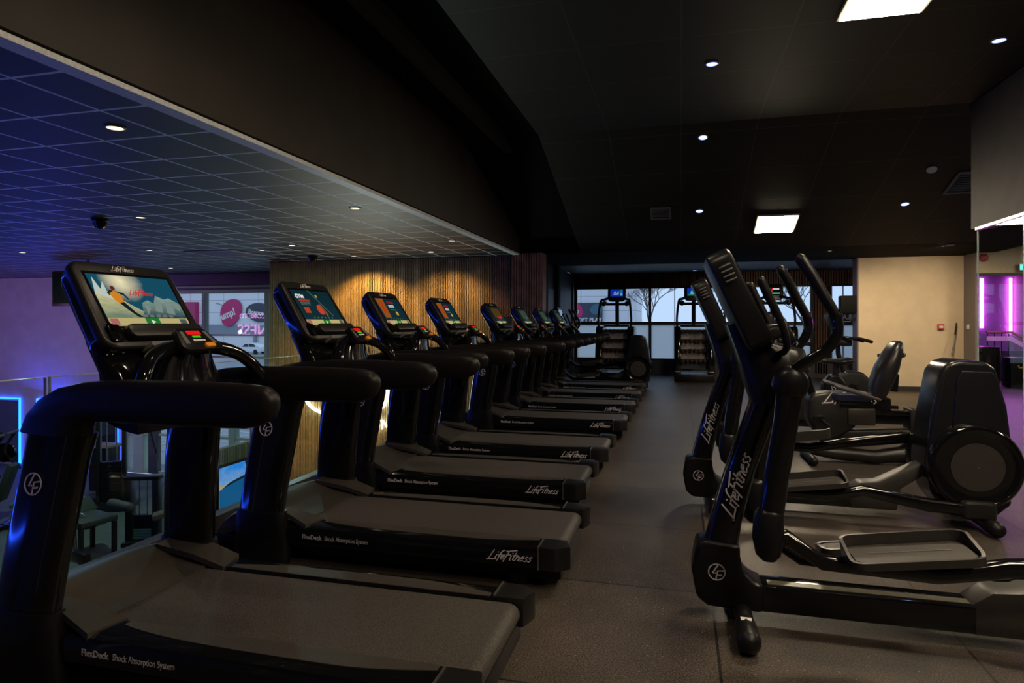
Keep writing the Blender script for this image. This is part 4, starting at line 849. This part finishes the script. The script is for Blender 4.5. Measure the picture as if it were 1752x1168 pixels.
t = thing('exit_sign', 'small lit green exit sign hanging in the lobby at the photo right edge', 'exit sign', (6.08, 13.6, 2.36))
G().box((0, 0, 0), (.26, .03, .13), .004).build('housing', WHITEP, t); g = G(); g.box((0, -.017, 0), (.23, .004, .10)); g.build('lit_face', emis('exit_green', (.10, .95, .55), 2.2), t, flat=True)
g = G(); poly(g, [(-.06, -.01), (-.02, -.01), (-.02, -.03), (.02, .0), (-.02, .03), (-.02, .01), (-.06, .01)], 0, .002, frame((0.03, -.019, 0), (1, 0, 0), (0, 0, 1))); g.build('arrow', emis('exit_white', (1, 1, 1), 1.5), t, flat=True)
G().tube([(-.1, 0, .06), (-.1, 0, .42)], .006).build('hanger', STEEL, t)
G().tube([(.1, 0, .06), (.1, 0, .42)], .006).build('hanger', STEEL, t)
def vent(x, y, z, tilt, lab, w_=.32, l_=.36, m=None):
    t = thing('ceiling_vent', lab, 'vent', (x, y, z), group=None); t.rotation_euler = (tilt, 0, 0)
    m = m or mat('vent_grey', (.16, .15, .15), .5)
    G().box((0, l_/2, 0), (w_, .03, .02)).box((0, -l_/2, 0), (w_, .03, .02)).box((w_/2-.015, 0, 0), (.03, l_, .02)).box((-w_/2+.015, 0, 0), (.03, l_, .02)).build('frame', m, t, flat=True)
    g = G(); n = int(l_/.055)
    for i in range(n): g.box((0, -l_/2+.04+i*(l_-.06)/n, .0), (w_-.04, .02, .012), rot=(35, 0, 0))
    g.build('louvres', m, t, flat=True)
    G().box((0, 0, .01), (w_-.03, l_-.03, .004)).build('backing', CEILP, t, flat=True)
vent(-.3, 10.45, 3.085, SL, 'small square air vent on the black slope left of the bright panel light')
vent(3.78, 9.95, 3.24, SL, 'air vent on the black slope next to the bulkhead corner', .45, .55)
vent(-8.2, 10.15, 2.635, 0, 'large pale square air vent in the gridded lower ceiling', 1.0, .85, mat('vent_pale', (.4, .4, .42), .5))
t = thing('smoke_detector', 'white round smoke detector on the black sloping ceiling', 'detector', (3.2, 9.56, 3.375)); t.rotation_euler = (SL, 0, 0)
G().lathe([(.06, 0), (.062, -.02), (.045, -.045), (.02, -.055), (0, -.056)], (0, 0, 0)).build('body', mat('detector_white', (.5, .5, .52), .5), t)
t = thing('ceiling_sensor', 'tiny pale square sensor on the low ceiling above the cream wall', 'sensor', (4.31, 12.1, 2.635))
G().box((0, 0, 0), (.13, .13, .025), .006).build('body', mat('detector_white', (0, 0, 0)), t)
for x, y, lab in ((-7.01, 6.44, 'black dome camera under the gridded ceiling left of a warm downlight'), (-6.88, 11.02, 'tiny black dome camera close to the slatted wall top')):
    t = thing('dome_camera', lab, 'camera', (x, y, 2.65))
    G().lathe([(.10, 0), (.10, -.03), (.085, -.035), (.08, -.08), (.05, -.12), (0, -.135)], (0, 0, 0)).build('dome', GLOSS, t)
t = thing('hanging_television', 'black television hanging from the ceiling behind the nearest treadmill screen', 'television', (-12.3, 10.7, 2.65))
G().box((0, 0, -.58), (1.15, .07, .74), .012, rot=(0, 0, 0)).build('screen_body', MATTE, t); G().box((0, -.038, -.57), (1.08, .004, .64)).build('dark_screen', mat('black_screen_glass', (0, 0, 0)), t)
G().tube([(.30, .04, 0), (.30, .04, -.5)], .025).build('ceiling_pole', DKMET, t)
# television on the half wall
t = thing('television', 'lit television showing a blue sea and sky, on the slatted half wall below', 'television', (-8.42, 10.95, -1.785))
G().box((0, 0, 0), (.06, 1.42, .86), .01).build('casing', MATTE, t)
Mt = frame((.0315, 0, 0), (0, 1, 0), (0, 0, 1)); 
pic = G(); poly(pic, rc(-.68, -.39, .68, .39), 0, .001, Mt); pic = pic.build('screen', gradient('sea_picture', (40, 130, 215), (170, 190, 180), 1.0), t, 'lit television picture', flat=True)
def tvp(n, pts, c, z, s=.9): flatpoly(n, pts, c, Mt, pic, z, s)
tvp('sunset_glow', [(-.68, -.02), (-.68, .05), (-.5, .03), (-.35, .02)], (190, 160, 110), .0015)
tvp('sea', [(-.68, -.03), (-.2, .05), (.68, .10), (.68, -.39), (-.68, -.39)], (24, 92, 140), .002); tvp('headland', [(-.62, -.02), (-.4, .06), (-.2, .09), (.1, .12), (.3, .15), (.4, .09), (-.2, .04)], (24, 40, 50), .0025)
tvp('surf', [(.0, -.3), (.1, -.2), (.35, .0), (.4, .02), (.22, -.16), (.1, -.3)], (150, 180, 190), .003); tvp('shore', [(.14, -.3), (.42, .02), (.68, .1), (.68, -.39), (.14, -.39)], (90, 80, 90), .0028)
for k in range(9):
    a = .1+.07*k; tvp('leaf', [(-.05+a, .39), (a-.02, .30+.03*(k % 3)), (.05+a, .28+.03*(k % 2)), (.04+a, .39)], (16, 22, 30), .0034)
# magenta-lit lobby contents
t = thing('staircase_handrail', 'sloping stair handrail with a wooden top in the violet stairwell', 'handrail', (7.0, 17.0, 0))
G().tube([(-.2, 0, 1.13), (.30, 0, 1.13), (1.0, 0, .72)], .03, 10).build('wooden_rail', mat('red_wood', (.3, .09, .05), .4), t)
G().prism([(-.2, 1.04), (.28, 1.04), (1.0, .60), (1.0, .50), (.26, .94), (-.2, .94)], -.02, .02, 'y').build('white_stringer', mat('press_white', (0, 0, 0)), t)
for i in range(4): G().tube([(-.18+.14*i, 0, .0), (-.18+.14*i, 0, 1.1)], .012, 8).build('baluster', DKMET, t)
G().box((.6, .5, .35), (.8, .3, .7)).build('stair_flank', DARKW, t, flat=True)
for i, (x, z, l) in enumerate(((6.85, .24, 'dark crate with a yellow handle beside the stair foot'), (7.42, .24, 'dark crate with a yellow handle at the photo right edge'))):
    t = thing('storage_crate', l, 'crate', (x, 15.6, 0)); G().box((0, 0, .32), (.5, .4, .62), .02).build('body', MATTE, t)
    G().tube([(-.12, -.205, .47), (-.12, -.23, .43), (.12, -.23, .43), (.12, -.205, .47)], .018, 8).build('handle', mat('yellow_plastic', (0, 0, 0)), t)
t = thing('black_cabinet', 'low black cabinet standing against the stairwell side', 'cabinet', (6.3, 16.0, 0))
G().box((0, 0, .42), (.5, .5, .84), .02).build('body', MATTE, t); G().box((0, -.26, .42), (.44, .015, .74)).build('door', GLOSS, t)
# ================================================================== LOWER GYM MACHINES
ZL = -2.8
t = thing('cable_tower', 'tall black cable tower with a weight stack in front of the blue light strip', 'cable machine', (-12.35, 11.65, ZL)); t.rotation_euler = (0, 0, .5)
G().box((0, 0, .06), (.95, .8, .10), .02).build('base', DKMET, t)
for s in (-1, 1): G().box((s*.26, 0, 1.15), (.09, .12, 2.2), .015).build('upright_post', DKMET, t)
for k in range(12): G().box((0, 0, .18+k*.075), (.40, .16, .066), .006).build('weight_plate', MATTE, t)
for s in (-.1, .1): G().tube([(s, 0, .1), (s, 0, 2.2)], .012, 8).build('guide_rod', STEEL, t)
G().box((0, 0, 2.22), (.72, .18, .12), .03).build('top_beam', DKMET, t)
for s in (-1, 1):
    G().tube([(s*.3, 0, 2.1), (s*.75, -.1, 2.0), (s*.95, -.15, 1.2)], [.035, .03, .028], 10).build('pulley_arm', DKMET, t)
    G().tube([(s*.95, -.15, 1.2), (s*1.0, -.16, .55)], .008, 6).build('cable', STEEL, t)
    G().lathe([(.09, -.02), (.09, .02), (.05, .02), (.05, -.02)], (s*.75, -.1, 2.02), 'y', 16).build('pulley_wheel', GLOSS, t)
    G().box((s*.98, -.16, .50), (.22, .14, .12), .02).build('foot_block', mat('blue_block', (.05, .12, .5), .4), t)
t = thing('leg_curl_bench', 'black leg curl bench with round roller pads on the lower floor', 'weight bench', (-10.25, 9.15, ZL)); t.rotation_euler = (0, 0, -.25)
for x, y in ((-.35, -.28), (.35, -.28), (-.35, .28), (.35, .28)): G().box((x, y, .30), (.07, .07, .6), .01).build('leg', DKMET, t)
G().box((0, -.28, .16), (.75, .06, .06)).build('cross_bar', DKMET, t)
G().box((0, 0, .66), (.85, .62, .10), .03).build('seat_pad', mat('grey_vinyl', (.035, .04, .033), .5), t)
G().box((-.45, .1, .78), (.35, .5, .09), .03, rot=(0, 35, 0)).build('back_pad', mat('grey_vinyl', (0, 0, 0)), t)
G().tube([(.10, .38, .85), (.62, .38, .85)], .085, 16, rnd=True).build('roller_pad', mat('dark_grey_foam', (.05, .05, .045), .6), t)
G().tube([(.30, -.36, .60), (.42, -.40, .25)], .03, 8).build('lever_arm', DKMET, t)
G().box((.62, -.42, .22), (.42, .14, .18), .05).build('shin_pad', MATTE, t)
G().tube([(-.05, -.1, .73), (.0, -.12, .78), (.08, -.1, .76), (.12, -.1, .72)], .012, 8, smooth=3).build('grip_handle', STEEL, t)
t = thing('selectorised_machine', 'black weight stack machine with two pale cables in front of the window', 'weight machine', (-9.75, 9.9, ZL)); t.rotation_euler = (0, 0, .35)
for s in (-1, 1): G().box((s*.24, 0, .62), (.10, .22, 1.22), .015).build('side_column', DKMET, t)
G().box((0, 0, 1.25), (.62, .26, .07), .02).build('top_cover', MATTE, t)
for s in (-.07, .07): G().tube([(s, -.02, .1), (s, -.02, 1.22)], .011, 8).build('guide_rod', STEEL, t)
for k in range(9): G().box((0, 0, .13+k*.05), (.32, .13, .043), .004).build('weight_plate', MATTE if k > 3 else mat('green_plate', (.12, .30, .2), .5), t)
G().box((0, 0, .05), (.6, .5, .08), .02).build('base', DKMET, t)
G().box((.45, -.25, .62), (.34, .30, .10), .03, rot=(0, -12, 20)).build('seat_pad', mat('brown_vinyl', (.12, .09, .06), .5), t)
G().box((.78, -.15, .60), (.26, .28, .18), .06, rot=(0, 12, 20)).build('thigh_pad', mat('brown_vinyl', (0, 0, 0)), t)
G().tube([(.5, -.2, .1), (.5, -.2, .58)], .04, 10).build('seat_post', DKMET, t)
t = thing('weight_plate', 'round black weight plate with pale lettering behind the brown seat pads', 'weight plate', (-9.02, 10.55, ZL+.83)); t.rotation_euler = (0, 0, .35)
G().lathe([(0, -.03), (.22, -.03), (.225, 0), (.22, .03), (0, .03)], (0, 0, 0), 'y', 28).build('disc', MATTE, t)
G().lathe([(.16, -.031), (.19, -.031), (.19, -.034), (.16, -.034)], (0, 0, 0), 'y', 28).build('pale_ring', SILVER, t)
st_ = G().tube([(0, .05, -.83), (0, .05, 0)], .035, 10).box((0, .05, -.8), (.5, .4, .06), .01).build('stand', DKMET, t)
t = thing('chest_press_machine', 'dark lever machine with a tilted green-grey pad at the far left edge', 'weight machine', (-13.35, 9.75, ZL)); t.rotation_euler = (0, 0, .5)
G().tube([(-.4, 0, .05), (-.2, 0, 1.2), (.25, 0, 1.95)], .06, 10, smooth=3).build('main_post', DKMET, t)
G().box((0, 0, .05), (1.3, .12, .10), .02).build('base', DKMET, t); G().box((.2, 0, .05), (.12, 1.0, .10), .02).build('cross_foot', DKMET, t)
G().tube([(.25, -.5, 1.9), (.25, .5, 1.9)], .04, 10).build('top_bar', DKMET, t)
for s in (-1, 1):
    G().tube([(.25, s*.45, 1.9), (.05, s*.45, 1.5), (.35, s*.4, 1.15)], .03, 8, smooth=3, rnd=True).build('lever_arm', DKMET, t)
    G().lathe([(0, -.03), (.2, -.03), (.2, .03), (0, .03)], (.0, s*.56, 1.45), 'y', 24).build('disc', GLOSS, t)
G().box((.30, 0, .95), (.12, .32, .75), .03, rot=(0, 18, 0)).build('back_pad', mat('grey_vinyl', (0, 0, 0)), t)
G().box((.62, 0, .52), (.45, .34, .10), .03, rot=(0, -8, 0)).build('seat_pad', mat('green_vinyl', (.10, .16, .12), .5), t)
t = thing('plate_rack', 'low black rack behind the leg curl bench', 'weight rack', (-11.9, 10.4, ZL))
G().box((0, 0, .3), (.75, .35, .58), .03).build('cabinet', MATTE, t); G().tube([(-.2, -.05, .6), (0, -.05, .78), (.25, -.05, .6)], .02, 8, smooth=4).build('handle', STEEL, t)
t = thing('machine_shroud', 'square black machine cabinet standing against the green window column', 'weight machine', (-13.9, 12.9, ZL))
G().box((0, 0, .55), (.5, .45, 1.1), .03).build('cabinet', MATTE, t); G().box((.1, -.1, 1.12), (.7, .5, .05), .01).build('wooden_top', mat('plank_wood', (.3, .2, .1), .5), t)
# ================================================================== OUTSIDE
ASPH = gridmat('wet_asphalt', (.19, .22, .25), (.19, .22, .25), 50, 50, 0, 0, .01, .35, var=.3)
struct(G().box((-30, 80, -3.0), (240, 128, .2)), 'ground_outside', ASPH)
mk = G()
for i in range(4): mk.box((-18.6+1.1*i, 19.5+.2*i, -2.895), (.12, 3.6, .008), rot=(0, 0, -38))
mk.box((-16.2, 17.7, -2.895), (7, .12, .008)).box((-15.0, 21.4, -2.895), (8, .12, .008))
struct(mk, 'trim_road_markings', mat('road_paint', (.6, .62, .64), .6))
t = thing('guard_rail', 'steel rail crossing the car park outside the lower window', 'railing', (-15.5, 17.0, -2.9))
G().tube([(-4.5, 0, 1.0), (4, 0, 1.0)], .035, 10).build('rail', STEEL, t)
for x in (-4, -1.5, 1, 3.5): G().tube([(x, 0, 0), (x, 0, 1.0)], .03, 8).build('post', STEEL, t)
CLAD = gridmat('pale_grey_cladding', (.78, .78, .82), (.28, .29, .36), 6.2, 1.9, -.4, .15, .06, .6, axes=('X', 'Z'), var=.04)
bd = thing('retail_building', 'long pale grey clad building across the car park', 'building', (0, 85, -2.9))
G().box((-50.5, 6, 4.6), (90, 12, 9.2)).build('clad_wall', CLAD, bd, flat=True)
G().box((-50.5, 5.9, 9.25), (90.4, 12.2, .35)).build('roof_edge', mat('roof_trim', (.35, .37, .42), .5), bd, flat=True)
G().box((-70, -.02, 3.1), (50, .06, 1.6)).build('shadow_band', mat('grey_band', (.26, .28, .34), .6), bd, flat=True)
G().box((-62.8, -.3, 1.6), (.4, .3, 1.9)).build('downpipe', mat('grey_band', (0, 0, 0)), bd, flat=True)
pt = G().box((-76.0, -.4, 4.0), (5.6, .9, 7.0), .05).build('red_portal', mat('crimson_panel', (.42, .02, .12), .4), bd, flat=True)
G().box((-77.0, -.88, 2.4), (4.2, .1, 4.4)).build('portal_window', mat('navy_sign', (.03, .04, .07), .3), bd, flat=True)
def blob(cx, cy, rx, ry, rot, n=40, egg=.12):
    pts = []
    for i in range(n):
        a = 2*math.pi*i/n; x = rx*math.cos(a); y = ry*math.sin(a)*(1-egg*math.cos(a)*-1); c_, s_ = math.cos(rot), math.sin(rot)
        pts.append((cx+x*c_-y*s_, cy+x*s_+y*c_))
    return pts
BF = frame((0, 84.9, 0), (1, 0, 0), (0, 0, 1))
t = thing('jump_sign', 'crimson balloon-shaped Jump! sign on the pale building outside', 'sign', (0, 84.9, 0)); Bl = frame((0, 0, 0), (1, 0, 0), (0, 0, 1))
g = G(); poly(g, blob(-67.2, 3.0, 1.75, 2.25, -.6), .05, .12, Bl); g.build('balloon_panel', mat('crimson_sign', (.50, .015, .13), .4), t, flat=True)
text('Jump!', 1.55, Bl @ Matrix.Translation((-69.0, 1.65, .2)) @ Matrix.Rotation(R(20), 4, 'Z'), 'letters', WHITEP, t, .02, bold=.03, sx=.85)
for i in range(6): G().tube([(-69.9+.28*i, -.1, 4.35-.02*i*i), (-69.75+.28*i, -.1, 4.35-.02*i*i)], .06, 6).build('string_dot', mat('sign_string', (.1, .03, .06), .5), t)
t = thing('bounce_sign', 'dark navy balloon-shaped Bounce sign on the pale building outside', 'sign', (0, 84.9, 0))
g = G(); poly(g, blob(-62.3, 2.95, 2.2, 1.45, -.12), .05, .12, Bl); g.build('balloon_panel', mat('navy_sign', (0, 0, 0)), t, flat=True)
text('Bounce', 1.0, Bl @ Matrix.Translation((-64.0, 2.75, .2)) @ Matrix.Rotation(R(-6), 4, 'Z'), 'letters', WHITEP, t, .02, bold=.03, sx=.9)
t = thing('soft_play_sign', 'navy sign reading SOFT PLAY seen through the far left window pane', 'sign', (0, 84.7, 0))
g = G(); poly(g, rc(-13.9, 1.35, -9.9, 4.0), .02, .12, Bl); g.build('sign_board', mat('navy_sign', (0, 0, 0)), t, flat=True)
g = G(); poly(g, blob(-13.15, 3.0, .62, .95, .3), .16, .05, Bl); g.build('red_motif', mat('crimson_sign', (0, 0, 0)), t, flat=True)
text('b', .9, Bl @ Matrix.Translation((-13.4, 2.6, .24)), 'motif_letter', WHITEP, t, .01)
text('SOFT PLAY', .72, Bl @ Matrix.Translation((-13.5, 1.5, .2)), 'letters', WHITEP, t, .02, bold=.03)
g = G(); poly(g, blob(-10.7, 3.1, .8, .7, .3), .16, .05, Bl); g.build('blue_motif', mat('teal_spot', (.04, .14, .2), .4), t, flat=True)
def car(x, y, z, lab, c):
    t = thing('parked_car', lab, 'car', (x, y, z))
    pr = [(0, .35), (.05, .62), (.35, .78), (1.05, .92), (1.65, 1.38), (2.2, 1.50), (3.0, 1.48), (3.6, 1.20), (4.05, 1.0), (4.15, .55), (4.1, .30), (.1, .25)]
    G().prism(pr, 0, 1.75, 'y', .12, seg=3).build('body', c, t, ang=50)
    G().prism([(1.22, .98), (1.72, 1.36), (2.2, 1.43), (2.25, .98)], -.01, .02, 'y').build('side_window', mat('car_glass', (.03, .035, .045), .1), t, flat=True)
    G().prism([(2.32, .98), (2.3, 1.43), (2.95, 1.41), (3.4, 1.16), (3.3, .98)], -.01, .02, 'y').build('side_window', mat('car_glass', (0, 0, 0)), t, flat=True)
    for xx in (.78, 3.35):
        for yy in (-.02, 1.6): G().lathe([(0, 0), (.3, 0), (.33, .03), (.33, .17), (0, .18)], (xx, yy, .33), 'y', 24).build('wheel', SOFT, t)
    return t
car(-58.9, 75, -2.9, 'small white hatchback parked outside, seen through the left window', mat('car_white', (.72, .76, .80), .25))
t = G().tube([(0, 0, 0), (0, 0, 1.1)], .14, 12).build('bollard', mat('navy_sign', (0, 0, 0))); t.location = (-61.8, 74, -2.9); tag(t, 'dark bollard left of the parked white car', 'bollard')
BARK = mat('bare_bark', (.10, .095, .11), .8)
def bare_tree(x, y, h, lab, seed):
    rnd = random.Random(seed); t = thing('bare_tree', lab, 'tree', (x, y, -2.9), group='bare trees beyond the far windows'); g = G()
    def br(p, d, l, r, dep):
        q = p+d*l; g.tube([p, p+d*l*.5+Vector((rnd.uniform(-.05, .05)*l, 0, rnd.uniform(-.03, .05)*l)), q], [r, r*.85, r*.65], 5, cap=False)
        if dep == 0: return
        for _ in range(3 if dep > 1 else 4):
            nd = (d+Vector((rnd.uniform(-.75, .75), rnd.uniform(-.6, .6), rnd.uniform(-.15, .5)))).normalized(); br(q, nd, l*rnd.uniform(.62, .85), r*.6, dep-1)
    g.tube([(0, 0, 0), (0, 0, h*.22)], [.28, .2], 8)
    br(Vector((0, 0, h*.2)), Vector((0, 0, 1)), h*.20, .17, 6); g.build('branches', BARK, t); return t
bare_tree(-3.4, 74, 11, 'bare tree outside, left one behind the far window', 3)
bare_tree(4.5, 79, 12, 'bare tree outside, behind the middle stair climber', 5)
bare_tree(12.6, 74, 11, 'bare tree outside, farthest right behind the elliptical handles', 8)
t = G().box((9.5, 96, -.8), (26, 8, 4.2)).build('low_building', mat('mauve_brick', (.42, .42, .48), .7)); tag(t, 'low mauve building behind the bare trees', 'building')
t = G().box((40, 70, 2.0), (28, 10, 9.8)).build('white_building', mat('white_cladding', (.62, .68, .72), .6)); tag(t, 'plain pale blue-white building seen through the right window panes', 'building')
# the graphic stuck inside the right-hand window, seen from its back
t = thing('window_graphic', 'dark window graphic with mirrored lettering beside the cream wall', 'sign', (3.92, 17.2, 1.52))
G().box((.0, .0, -.02), (.46, .01, .24)).build('film', mat('navy_sign', (0, 0, 0)), t, flat=True)
text('PLAY', .15, frame((.16, -.008, -.08), (-1, 0, 0), (0, 0, 1)), 'mirrored_letters', WHITEP, t, .001, bold=.02)
G().box((-.02, 0, .30), (.2, .008, .3)).build('teal_patch', mat('teal_film', (.03, .18, .22), .5), t, flat=True)
